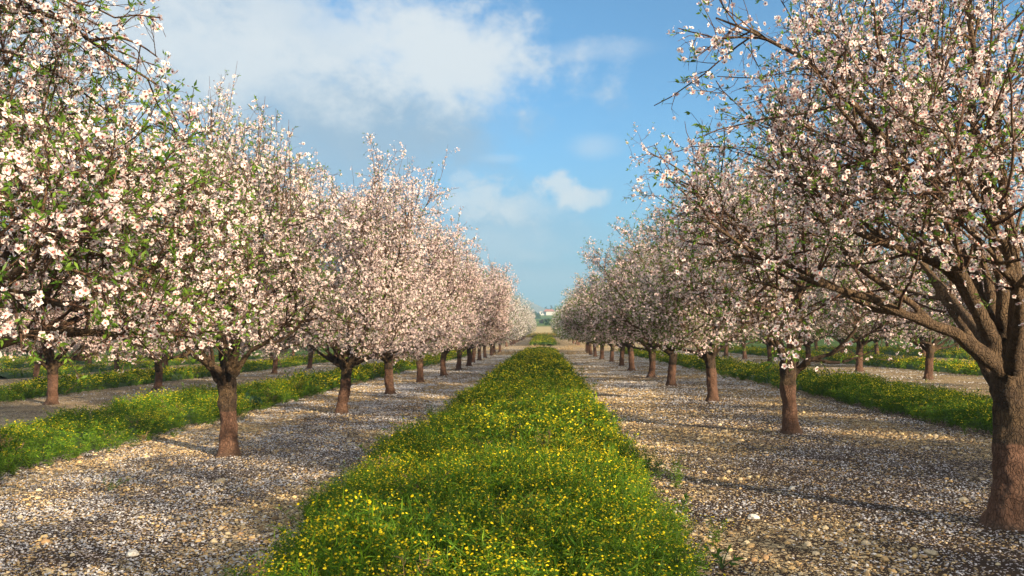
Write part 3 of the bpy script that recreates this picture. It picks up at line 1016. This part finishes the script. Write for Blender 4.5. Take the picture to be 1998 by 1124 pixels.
def strip(name, x0, x1, y0, y1, label, seed, h=0.40, dens=(120, 60, 22), lodd=(8.5, 20.0), wob=0.15):
    g = np.random.default_rng(seed)
    Vs, Cs = [], []
    segs = [(max(y0, -1), min(y1, lodd[0]), 0), (max(y0, lodd[0]), min(y1, lodd[1]), 1), (max(y0, lodd[1]), y1, 2)]
    for a, b, lod in segs:
        if b <= a:
            continue
        n = int((x1 - x0) * (b - a) * dens[lod])
        x = x0 - .3 + (x1 - x0 + .6) * g.random(n)
        y = a + (b - a) * g.random(n)
        edge = np.array([mnoise.noise(Vector((seed * 3.1, v * 0.7, 0))) for v in y]) * wob
        edge2 = np.array([mnoise.noise(Vector((seed * 3.1 + 9, v * 0.7, 0))) for v in y]) * wob
        fr = np.minimum(x - x0 - edge - .0, x1 - x + edge2) / 0.45
        l = lump(x, y, seed)
        fr = fr - (np.where(x > -.4, .6, .62) * np.clip((6.5 - y) / 2.5, 0, 1) if x0 > -3 and x1 < 3 else 0)
        keep = np.where(fr > 0.0, g.random(n) < np.clip(0.40 + fr, 0, 1), (fr > -.75) & (g.random(n) < .10 * np.exp(fr * 2.5)))
        # some strays at the edge
        x, y, fr, l = x[keep], y[keep], fr[keep], l[keep]
        hh = h * (0.52 + 0.48 * np.clip(fr, 0, 1)) * (1.0 + 0.55 * l) * (0.8 + 0.35 * g.random(len(x)))
        flow = np.clip(0.58 + 0.85 * np.array([mnoise.noise(Vector((p * 1.1 + 7 + seed, q * 0.9, 0))) for p, q in zip(x, y)]), 0.2, 1)
        kind = g.integers(0, len(HERBS[lod]), len(x))
        rot = g.random(len(x)) * 6.28
        shade = 0.80 + 0.42 * g.random(len(x))
        dead = g.random(len(x)) < .012
        warm = g.random(len(x))
        z = zg(x, y)
        for k, (PV, PC) in enumerate(HERBS[lod]):
            s = np.where(kind == k)[0]
            if not len(s):
                continue
            c_, s_ = np.cos(rot[s])[:, None, None], np.sin(rot[s])[:, None, None]
            hs = hh[s][:, None, None]
            wd = 0.36 if lod < 2 else 0.44
            vx = (PV[None, :, :, 0] * c_ - PV[None, :, :, 1] * s_) * (0.35 * hs + 0.65 * wd)
            vy = (PV[None, :, :, 0] * s_ + PV[None, :, :, 1] * c_) * (0.35 * hs + 0.65 * wd)
            V = np.stack([vx + x[s][:, None, None], vy + y[s][:, None, None], PV[None, :, :, 2] * hs + z[s][:, None, None]], -1)
            yel = PC[:, 0, 0] > 0.4
            C = np.where(yel[None, :, None, None], PC[None], PC[None] * shade[s][:, None, None, None] * (1 + np.array([.16, .06, -.2]) * warm[s][:, None, None, None]))
            C = np.where(dead[s][:, None, None, None] & ~yel[None, :, None, None], np.array([.26, .17, .09]) * shade[s][:, None, None, None], C)
            keepq = np.ones((len(s), len(PV)), bool)
            keepq[:, yel] = g.random((len(s), yel.sum())) < flow[s][:, None]
            Vs.append(V[keepq])
            Cs.append(np.broadcast_to(C, V.shape)[keepq])
    # low sward under the stems
    ys = np.arange(y0, y1 + .01, 0.35)
    us = np.linspace(0, 1, 9)
    U, YY = np.meshgrid(us, ys)
    XX = x0 + .38 + (x1 - x0 - .76) * U
    prof_ = np.clip(np.minimum(U, 1 - U) * 5, 0, 1)
    ZZ = zg(XX, YY) - .02 + 0.42 * h * prof_ * (1 + 0.5 * lump(XX.ravel(), YY.ravel(), seed).reshape(XX.shape)) + .03 * g.standard_normal(XX.shape) * prof_
    G = np.stack([XX, YY, ZZ], -1)
    SV = np.stack([G[:-1, :-1], G[:-1, 1:], G[1:, 1:], G[1:, :-1]], 2).reshape(-1, 4, 3)
    SCc = np.array([0.05, 0.085, 0.012]) * (0.8 + .4 * g.random((len(SV), 1, 1))) * np.ones((1, 4, 1))
    Vs.append(SV)
    Cs.append(SCc)
    V, C = np.concatenate(Vs), np.concatenate(Cs)
    print(name, len(V))
    o = link(name, soup(name, V, C, M_HERB))
    tag(o, label, 'wildflowers', kind='stuff')
    return o


strip('wildflowers', -1.82, 1.00, 2.6, 65, 'yellow wildflowers and fine green stems growing in the central strip', 1, h=0.40)
strip('wildflowers', -1.7, 1.3, 84, 150, 'yellow wildflowers in the strip beyond the cross track', 2, h=0.55, dens=(0, 0, 12))
strip('wildflowers', -8.15, -5.55, 7, 64, 'yellow wildflowers in the first strip left of the left tree row', 3, h=0.32, dens=(90, 55, 20))
strip('wildflowers', 5.7, 7.95, 7, 64, 'yellow wildflowers in the first strip right of the right tree row', 4, h=0.36, dens=(90, 55, 20))
strip('wildflowers', -15.6, -12.7, 17, 64, 'yellow wildflowers in the second strip to the left', 5, h=0.33, dens=(90, 40, 16))
strip('wildflowers', 12.8, 15.3, 19, 64, 'yellow wildflowers in the second strip to the right', 6, h=0.35, dens=(90, 40, 16))
for k in range(3):
    strip('wildflowers', -22.8 - 7.3 * k, -20.2 - 7.3 * k, 30 + 9 * k, 62, f'yellow wildflowers in the {ROWN[k + 1]} strip to the left', 7 + k, h=0.36, dens=(0, 0, 9))
    strip('wildflowers', 20.0 + 7.3 * k, 22.5 + 7.3 * k, 30 + 9 * k, 62, f'yellow wildflowers in the {ROWN[k + 1]} strip to the right', 17 + k, h=0.36, dens=(0, 0, 9))


# ------------------------------------------------------------------ gravel stones and petals on the ground
def stone_proto(g, rough=.22):
    """24 quads of a lumpy stone of radius about 1"""
    out = []
    for ax in range(3):
        for s in (-1, 1):
            u = np.linspace(-1, 1, 3)
            A, B = np.meshgrid(u, u)
            C_ = np.full_like(A, s)
            L_ = [A, B, C_]
            g3 = np.stack([L_[(i - ax) % 3] for i in range(3)], -1)
            if s < 0:
                g3 = g3[::-1]
            out.append(np.stack([g3[:-1, :-1], g3[:-1, 1:], g3[1:, 1:], g3[1:, :-1]], 2).reshape(-1, 4, 3))
    V = np.concatenate(out)
    V = norm(V)
    off = g.random(3) * 50
    f = np.array([1 + rough * 2 * mnoise.noise(Vector(p * 1.1 + off)) + rough * mnoise.noise(Vector(p * 2.6 + off)) for p in V.reshape(-1, 3)])
    V = V * f.reshape(-1, 4, 1)
    V = V * np.array([1, 0.6 + .4 * g.random(), 0.42 + .3 * g.random()])
    return V


gs = np.random.default_rng(5)
STONES = [stone_proto(gs) for _ in range(10)]


def ground_spots(g, n, ylo, yhi, pw=1.0):
    """random places on the bare ground of the picture, denser near the camera"""
    y = ylo + (yhi - ylo) * g.random(n) ** pw
    x = np.where(g.random(n) < 0.5, -5.75 + 4.1 * g.random(n), 1.0 + 4.7 * g.random(n))
    return x, y


def pebble_proto(g):
    c8 = norm(np.array([(a, b, c) for a in (-1, 1) for b in (-1, 1) for c in (-1, 1)], float)) * (.75 + .5 * g.random((8, 1))) * np.array([1, .75, .42])
    return c8[np.array([(0, 1, 3, 2), (4, 6, 7, 5), (0, 4, 5, 1), (2, 3, 7, 6), (0, 2, 6, 4), (1, 5, 7, 3)])]


PEBBLES = [pebble_proto(gs) for _ in range(16)]


def gravel(n, ylo, yhi, pw, smin, smax, seed, protos=STONES, floor_=.06):
    g = np.random.default_rng(seed)
    x, y = ground_spots(g, n, ylo, yhi, pw)
    cov = zone(x, y)
    kp = g.random(n) < np.clip((32 - y) / 16, 0, 1) * np.clip(-.10 + 1.25 * cov, floor_, 1)
    x, y = x[kp], y[kp]
    n = len(x)
    s = smin + (smax - smin) * g.random(n) ** 3.2
    kind = g.integers(0, len(protos), n)
    rot = g.random(n) * 6.28
    pal = np.array([[.58, .43, .22], [.50, .35, .17], [.60, .48, .30], [.38, .26, .13], [.52, .42, .28], [.30, .19, .10], [.48, .32, .15]])
    colr = pal[g.integers(0, len(pal), n)] * (.8 + .35 * g.random((n, 1)))
    z = zg(x, y)
    Vs, Cs = [], []
    for k, PV in enumerate(protos):
        i = np.where(kind == k)[0]
        c_, s_ = np.cos(rot[i])[:, None, None], np.sin(rot[i])[:, None, None]
        ss_ = s[i][:, None, None]
        V = np.stack([(PV[None, ..., 0] * c_ - PV[None, ..., 1] * s_) * ss_ + x[i][:, None, None],
                      (PV[None, ..., 0] * s_ + PV[None, ..., 1] * c_) * ss_ + y[i][:, None, None],
                      PV[None, ..., 2] * ss_ + z[i][:, None, None] + .18 * ss_], -1)
        Vs.append(V.reshape(-1, 4, 3))
        Cs.append(np.broadcast_to(colr[i][:, None, None, :], V.shape).reshape(-1, 4, 3))
    return np.concatenate(Vs), np.concatenate(Cs)


parts_ = [gravel(150000, 3.6, 10, 1.35, .004, .015, 3, PEBBLES, .32), gravel(110000, 10, 32, 1.3, .009, .024, 4, PEBBLES, .32), gravel(9000, 3.6, 9, 1.3, .006, .030, 1), gravel(10000, 9, 32, 1.2, .010, .036, 2)]
o = link('gravel', soup('gravel', np.concatenate([p_[0] for p_ in parts_]), np.concatenate([p_[1] for p_ in parts_]), M_STONE))
tag(o, 'loose tan limestone gravel lying under the trees', 'gravel', kind='stuff')

gp = np.random.default_rng(6)
x, y = ground_spots(gp, 190000, 3.6, 24, 1.6)
cl = np.array([mnoise.noise(Vector((a * 1.3, b * 1.3, 9.2))) + .6 * mnoise.noise(Vector((a * 4, b * 4, 2.2))) for a, b in zip(x, y)])
kp = gp.random(len(x)) < np.clip(.30 + 1.1 * cl + .75 * (.5 - zone(x, y)), .04, 1) * np.where(x > 0, .42, .8)
x, y = x[kp], y[kp]
nf_ = 110000
yf = 17 + 47 * gp.random(nf_) ** 1.25
lane = gp.integers(0, 6, nf_)
lo = np.array([-5.7, -5.7, 1.0, 1.0, -12.7, 7.95])[lane]
hi = np.array([-1.7, -1.7, 5.8, 5.8, -8.1, 12.8])[lane]
xf = lo + (hi - lo) * gp.random(nf_)
cf = np.array([mnoise.noise(Vector((a * .9, b * .6, 9.2))) + .6 * mnoise.noise(Vector((a * 2.6, b * 2.2, 2.2))) for a, b in zip(xf, yf)])
kf = gp.random(nf_) < np.clip(.35 + 1.3 * cf, .05, 1) * np.clip((yf - 15) / 9, 0.2, 1)
x, y = np.r_[x, xf[kf]], np.r_[y, yf[kf]]
c0 = np.stack([x, y, zg(x, y) + .010 + .014 * gp.random(len(x))], 1)
nr = norm(np.stack([.35 * gp.standard_normal(len(x)), .35 * gp.standard_normal(len(x)), np.ones(len(x))], 1))
A, Bv = frames(nr)
a0 = gp.random(len(x)) * 6.28
rr = (.0065 + .0055 * gp.random(len(x)))[:, None] * np.clip(y / 11.0, 1, 2.2)[:, None]
PV = np.stack([c0 + rr * (np.cos(a0 + k * np.pi / 2)[:, None] * A + np.sin(a0 + k * np.pi / 2)[:, None] * Bv) * (1.25 if k % 2 else .8) for k in range(4)], 1)
PC = np.repeat((np.array([.86, .84, .86]) * (.72 + .28 * gp.random((len(x), 1))))[:, None], 4, 1)
o = link('fallen_petals', soup('fallen_petals', PV, PC, M_PETAL))
tag(o, 'white almond petals fallen on the stony ground', 'petals', kind='stuff')


# countable larger stones
def stone_mesh(seed, size):
    bm = bmesh.new()
    bmesh.ops.create_icosphere(bm, subdivisions=3, radius=size)
    o_ = Vector((seed * 3.7, seed * 1.3, 0))
    for v in bm.verts:
        n_ = v.co.normalized()
        v.co *= 1 + .30 * mnoise.noise(n_ * 1.2 + o_) + .14 * mnoise.noise(n_ * 3.2 + o_) + .05 * mnoise.noise(n_ * 8 + o_)
        v.co.z *= .55
        v.co.y *= .75
    me = bpy.data.meshes.new('stone')
    bm.to_mesh(me)
    bm.free()
    return me


def stone_mat(name, c):
    m, t_ = new_mat(name)
    oc_ = t_.n('ShaderNodeTexCoord').outputs['Object']
    a_ = t_.noise(oc_, 45, 6, .65).outputs[0]
    cc = t_.mix(t_.ss(a_, .35, .7), tuple(.62 * v for v in c), c)
    bp_ = t_.n('ShaderNodeBump', {'Strength': .6, 'Distance': .01, 'Height': a_})
    p_ = t_.n('ShaderNodeBsdfPrincipled', {'Base Color': cc, 'Roughness': .9, 'Normal': bp_.outputs[0]})
    t_.n('ShaderNodeOutputMaterial', {0: p_.outputs[0]})
    return m


M_S1, M_S2 = stone_mat('pale_stone', (.68, .64, .58)), stone_mat('tan_stone', (.56, .46, .31))
for k, (u, v, s, m, lab) in enumerate([
        (1470, 1012, .042, M_S1, 'flat white stone beside the bare brown patch right of the flowers'),
        (432, 940, .046, M_S2, 'tan stone lying just before the forked left tree'),
        (1815, 1082, .042, M_S2, 'rounded tan stone at the lower right, left of the nearest trunk'),
        (1880, 978, .040, M_S2, 'tan stone close to the left side of the nearest right trunk'),
        (170, 938, .040, M_S2, 'tan stone on the sunlit gravel at left, below the side strip'),
        (258, 1084, .046, M_S1, 'pale stone low in the left foreground'),
        (1415, 1092, .036, M_S2, 'small tan stone at the bottom right of the central flowers'),
        (1545, 955, .034, M_S1, 'pale grey stone midway between the two nearest right trunks')]):
    p2 = at(u, v)
    me = stone_mesh(k + 3, s)
    me.materials.append(m)
    o = link('stone', me)
    o.location = (p2[0], p2[1], float(zg(*p2)) + .01)
    o.rotation_euler = (0, 0, k * 1.1)
    tag(o, lab, 'stone', 'larger stones lying on the gravel')

# a fallen stick on the left
sp0, sp1 = at(505, 1060), at(572, 1036)
pts = np.array([[*(sp0 + (sp1 - sp0) * f_ + np.array([.012 * math.sin(f_ * 7), 0])), 0] for f_ in np.linspace(0, 1, 8)])
pts[:, 2] = zg(pts[:, 0], pts[:, 1]) + .022
v, q = tubes(pts[None], np.linspace(.006, .003, 8)[None], 6)
o = link('stick', quads_mesh('stick', v, q, M_TWIG, smooth=True))
tag(o, 'thin dark fallen stick on the petals left of the flower strip', 'stick')


# ------------------------------------------------------------------ single plants
def broad_weed(u, v, size, n, label, c1, c2, wide=.16, name='weed_plant', lab2=None):
    p2 = at(u, v)
    g = np.random.default_rng(int(u))
    root = bpy.data.objects.new(name, None)
    COL.objects.link(root)
    root.location = (p2[0], p2[1], float(zg(*p2)))
    tag(root, label, 'plant')
    ns = max(4, n // 12)
    P = np.zeros((ns, 5, 3))
    a = g.random(ns) * 6.28
    sp_ = size * (.15 + .75 * g.random(ns))
    hh = size * (.55 + .4 * g.random(ns)) * (1.1 - .5 * sp_ / size)
    tt = np.linspace(0, 1, 5)
    P[:, :, 0] = np.cos(a)[:, None] * sp_[:, None] * tt
    P[:, :, 1] = np.sin(a)[:, None] * sp_[:, None] * tt
    P[:, :, 2] = hh[:, None] * tt ** .8
    v_, q_ = tubes(P, np.tile(np.linspace(.005, .002, 5), (ns, 1)), 4)
    link('stems', quads_mesh('stems', v_, q_, M_STEM, smooth=True), root)
    c_, t_ = points_on(g, P, n / ns / size * 1.1, (.25, 1))
    d = norm(t_ + .7 * g.standard_normal(c_.shape) * np.array([1, 1, .6]))
    V, C = leaves_soup(g, c_, d, size * .38, size * wide * .5, 0, c1, c2)
    link('leaves', soup('leaves', V, C, M_LEAF), root)


M_STEM, _t = new_mat('green_stem')
_nz = _t.noise(_t.n('ShaderNodeTexCoord').outputs['Object'], 60, 3).outputs[0]
_p = _t.n('ShaderNodeBsdfPrincipled', {'Base Color': _t.mix(_nz, (0.05, 0.09, 0.02), (0.10, 0.15, 0.04)), 'Roughness': 0.7})
_t.n('ShaderNodeOutputMaterial', {0: _p.outputs[0]})
broad_weed(484, 800, .30, 170, 'low dark bluish green leafy weed at the strip edge behind the forked left tree', (.018, .055, .028), (.05, .11, .05), .30)
broad_weed(214, 958, .16, 26, 'small thin weed standing alone on the left gravel', (.05, .08, .02), (.12, .14, .04), .10)
broad_weed(1332, 990, .12, 30, 'small bright green weed on the brown patch right of the flowers', (.05, .13, .015), (.12, .24, .03), .16)
broad_weed(1408, 1110, .16, 40, 'green weed at the bottom edge right of the central flowers', (.05, .12, .015), (.12, .22, .03), .14)

# dry grass along the cross track
g = np.random.default_rng(77)
n = 2200
cx = np.array([-3.2, -2.6, 2.0, 1.8, -4.6, 3.0, -1.0, 5.0])
cy = np.array([60, 63, 59, 71, 74, 78, 80, 75])
k = g.integers(0, 8, n)
x = cx[k] + .55 * g.standard_normal(n)
y = cy[k] + .9 * g.standard_normal(n)
c_ = np.stack([x, y, zg(x, y)], 1)
V, C = leaves_soup(g, c_, norm(np.stack([.5 * g.standard_normal(n), .5 * g.standard_normal(n), np.ones(n)], 1)), .28, .012, 0, (.26, .18, .09), (.44, .32, .17))
o = link('dry_grass', soup('dry_grass', V, C, M_HERB))
tag(o, 'brown dry grass tufts near the pale cross track', 'dry grass', kind='stuff')
n = 9000
x = -14 + 28 * g.random(n)
y = 152 + 14 * g.random(n)
c_ = np.stack([x, y, zg(x, y)], 1)
V, C = leaves_soup(g, c_, norm(np.stack([.5 * g.standard_normal(n), .5 * g.standard_normal(n), np.ones(n)], 1)), .7, .05, 0, (.06, .11, .02), (.30, .17, .04))
o = link('grass', soup('grass', V, C, M_HERB))
tag(o, 'green and orange rough grass at the end of the rows', 'grass', kind='stuff')


# ------------------------------------------------------------------ far background
def flat_mat(name, c, rough=.85, var=.25, scale=3.0):
    m, t_ = new_mat(name)
    a_ = t_.noise(t_.n('ShaderNodeTexCoord').outputs['Object'], scale, 4, .6).outputs[0]
    cc = t_.mix(a_, tuple(v * (1 - var) for v in c), tuple(min(1, v * (1 + var)) for v in c))
    p_ = t_.n('ShaderNodeBsdfPrincipled', {'Base Color': cc, 'Roughness': rough})
    t_.n('ShaderNodeOutputMaterial', {0: p_.outputs[0]})
    return m


def box(bm, x0, x1, y0, y1, z0, z1):
    v = [bm.verts.new(p_) for p_ in ((x0, y0, z0), (x1, y0, z0), (x1, y1, z0), (x0, y1, z0), (x0, y0, z1), (x1, y0, z1), (x1, y1, z1), (x0, y1, z1))]
    for f in ((3, 2, 1, 0), (4, 5, 6, 7), (0, 1, 5, 4), (1, 2, 6, 5), (2, 3, 7, 6), (3, 0, 4, 7)):
        bm.faces.new([v[i] for i in f])


def bm_obj(name, bm, mat, parent=None):
    bmesh.ops.recalc_face_normals(bm, faces=bm.faces)
    me = bpy.data.meshes.new(name)
    bm.to_mesh(me)
    bm.free()
    me.materials.append(mat)
    return link(name, me, parent)


M_WALL, M_ROOF, M_PANE = flat_mat('white_plaster', (.50, .47, .42), var=.06), flat_mat('red_tiles', (.34, .12, .07)), flat_mat('dark_window', (.03, .04, .05), .2)
HX, HY = -0.4, 600.0
house = bpy.data.objects.new('farm_house', None)
COL.objects.link(house)
house.location = (HX, HY, float(zg(HX, HY)))
tag(house, 'long low white farmhouse with red tiled roof at the end of the alley', 'house')
bm = bmesh.new()
box(bm, -3.4, 12, 0, 7, -.5, 2.6)
box(bm, 1.4, 7.6, -1.5, -.003, -.5, 2.4)
bm_obj('wall', bm, M_WALL, house)
bm = bmesh.new()
a_ = [bm.verts.new(p_) for p_ in ((-.6, -2.0, 2.62), (8.4, -2.0, 2.62), (8.4, 7.4, 2.62), (-.6, 7.4, 2.62), (1.2, 2.7, 4.3), (6.6, 2.7, 4.3))]
for f in ((0, 1, 5, 4), (1, 2, 5), (2, 3, 4, 5), (3, 0, 4), (3, 2, 1, 0)):
    bm.faces.new([a_[i] for i in f])
bm_obj('roof', bm, M_ROOF, house)
for wx in (-2.4, -.6, 9.2):
    bm = bmesh.new()
    box(bm, wx, wx + .9, -.06, -.004, .7, 1.9)
    bm_obj('window', bm, M_PANE, house)


def palm(u, v_top, dist, label):
    p_ = wp(u, v_top, dist)
    z_ = float(zg(p_[0], dist))
    root = bpy.data.objects.new('palm_tree', None)
    COL.objects.link(root)
    root.location = (p_[0], dist, z_)
    tag(root, label, 'palm tree', 'palm trees behind the farmhouse')
    Hh = p_[2] - z_ - 1.0
    pts_ = np.array([[.15 * math.sin(f_ * 2), 0, Hh * f_] for f_ in np.linspace(0, 1, 8)])
    v_, q_ = tubes(pts_[None], np.linspace(.32, .2, 8)[None], 8)
    link('trunk', quads_mesh('trunk', v_, q_, M_TWIG, smooth=True), root)
    g_ = np.random.default_rng(int(u))
    Vs, Cs = [], []
    for f in range(34):
        a__ = g_.random() * 6.28
        e_ = -.5 + 1.6 * g_.random()
        pr = np.array([0, 0, Hh])
        d_ = np.array([math.cos(a__) * math.cos(e_), math.sin(a__) * math.cos(e_), math.sin(e_)])
        sd = np.array([-math.sin(a__), math.cos(a__), 0])
        for s in range(5):
            nx_ = pr + d_ * .42
            w0, w1 = .20 * (1 - s / 6), .20 * (1 - (s + 1) / 6)
            Vs.append(np.stack([pr - sd * w0, pr + sd * w0, nx_ + sd * w1, nx_ - sd * w1]))
            Cs.append(np.tile(np.array([.03, .055, .02]) * (.7 + .6 * g_.random()), (4, 1)))
            pr = nx_
            d_ = d_ + np.array([0, 0, -.18])
            d_ /= np.linalg.norm(d_)
    link('crown', soup('crown', np.array(Vs), np.array(Cs), M_LEAF), root)


palm(1065, 598, 640, 'left of the two palms rising above the farmhouse roof')
palm(1075.5, 596, 640, 'right of the two palms, slightly taller, above the farmhouse roof')


def bushy(u, dist, hgt, rad_, label, name='broadleaf_tree', group='dark trees around the farmhouse', seed=0, c1=(.02, .04, .012), c2=(.05, .085, .02)):
    d_ = ray(u, 600)
    x_ = d_.x * dist
    z_ = float(zg(x_, dist))
    root = bpy.data.objects.new(name, None)
    COL.objects.link(root)
    root.location = (x_, dist, z_)
    tag(root, label, 'tree', group)
    g_ = np.random.default_rng(seed + 900)
    pts_ = np.array([[0, 0, hgt * .5 * f_] for f_ in np.linspace(-.05, 1, 6)])
    v_, q_ = tubes(pts_[None], np.linspace(.3, .12, 6)[None] * hgt / 7, 7)
    link('trunk', quads_mesh('trunk', v_, q_, M_TWIG, smooth=True), root)
    cl_ = np.array([.55, .55, .30]) * g_.standard_normal((26, 3)) * np.array([rad_, rad_, hgt]) * .8 + np.array([0, 0, hgt * .58])
    n_ = 1500
    c__ = cl_[g_.integers(0, 26, n_)] + norm(g_.standard_normal((n_, 3))) * rad_ * .30
    c__ = c__[c__[:, 2] > .1]
    V_, C_ = leaves_soup(g_, c__, norm(g_.standard_normal(c__.shape)), .55, .22, 0, c1, c2)
    link('crown', soup('crown', V_, C_, M_LEAF), root)


for k, (u, dd, hh, rr_, lab) in enumerate([
        (1040, 640, 3.4, 2.2, 'dark round tree left of the farmhouse, half hidden by the blossoming row'),
        (1046, 650, 2.6, 1.6, 'smaller dark tree touching the left end of the farmhouse'),
        (1050, 660, 3.0, 1.6, 'low dark tree behind the farmhouse roof, left of the palms'),
        (1071, 655, 5.4, 2.6, 'dark tree behind the farmhouse between the two palms'),
        (1082, 645, 6.0, 3.5, 'dark tree right of the palms at the edge of the right row'),
        (1046, 430, 1.6, 2.0, 'dark green bush below the farmhouse on the left'),
        (1062, 290, 1.0, 1.4, 'purplish bush in the field between the rows and farmhouse'),
        (1073, 240, 1.4, 1.4, 'green bush nearest the end of the right row')]):
    cc = ((.05, .04, .025), (.10, .075, .05)) if 'purplish' in lab else (((.05, .09, .02), (.10, .16, .04)) if 'bush' in lab else ((.02, .045, .014), (.05, .09, .025)))
    bushy(u, dd, hh, rr_, lab, seed=k, c1=cc[0], c2=cc[1], name='bush' if 'bush' in lab else 'broadleaf_tree',
          group='bushes in the far field' if 'bush' in lab else 'dark trees around the farmhouse')

# hills
M_HILL, t = new_mat('hill_scrub')
oc = t.n('ShaderNodeTexCoord').outputs['Object']
hc = t.mix(t.ss(t.noise(oc, .012, 6, .65).outputs[0], .4, .62), (.05, .065, .03), (.17, .14, .085))
p = t.n('ShaderNodeBsdfPrincipled', {'Base Color': hc, 'Roughness': .95})
t.n('ShaderNodeOutputMaterial', {0: p.outputs[0]})
hx = np.linspace(-900, 900, 161)
hy = np.linspace(1150, 1750, 26)
HXg, HYg = np.meshgrid(hx, hy)
ridge = np.interp(HXg, [-900, -400, -160, -60, -41, 0, 33, 160, 450, 900], [50, 74, 88, 76, 66, 46, 38, 40, 33, 25])
prof_ = np.clip(1 - np.abs(HYg - 1420) / 270, 0, 1) ** .8
hz = np.array([mnoise.fractal(Vector((a / 130, b / 130, 2)), 1.0, 2.0, 5) for a, b in zip(HXg.ravel(), HYg.ravel())]).reshape(HXg.shape)
HZ = ridge * prof_ * (1 + .08 * hz) + 6
idx = np.arange(HXg.size).reshape(HXg.shape)
Q = np.stack([idx[:-1, :-1], idx[:-1, 1:], idx[1:, 1:], idx[1:, :-1]], -1).reshape(-1, 4)
o = link('hills', quads_mesh('hills', np.stack([HXg, HYg, HZ], -1), Q, M_HILL, smooth=True))
tag(o, 'hazy blue hill far behind the farmhouse', 'hill', kind='structure')

# ------------------------------------------------------------------ haze
HAZE = True
if HAZE:
    bm = bmesh.new()
    box(bm, -4900, 4900, -700, 7000, -3.0, 112.0)
    mh, t = new_mat('haze_air')
    vol = t.n('ShaderNodeVolumePrincipled', {'Color': (.29, .50, .69, 1), 'Density': 0.0008, 'Anisotropy': 0.0})
    ou = t.n('ShaderNodeOutputMaterial')
    t.t.links.new(vol.outputs[0], ou.inputs['Volume'])
    hz_ = bm_obj('haze', bm, mh)
    tag(hz_, 'thin blue air that fades the far hill', 'haze', kind='stuff')
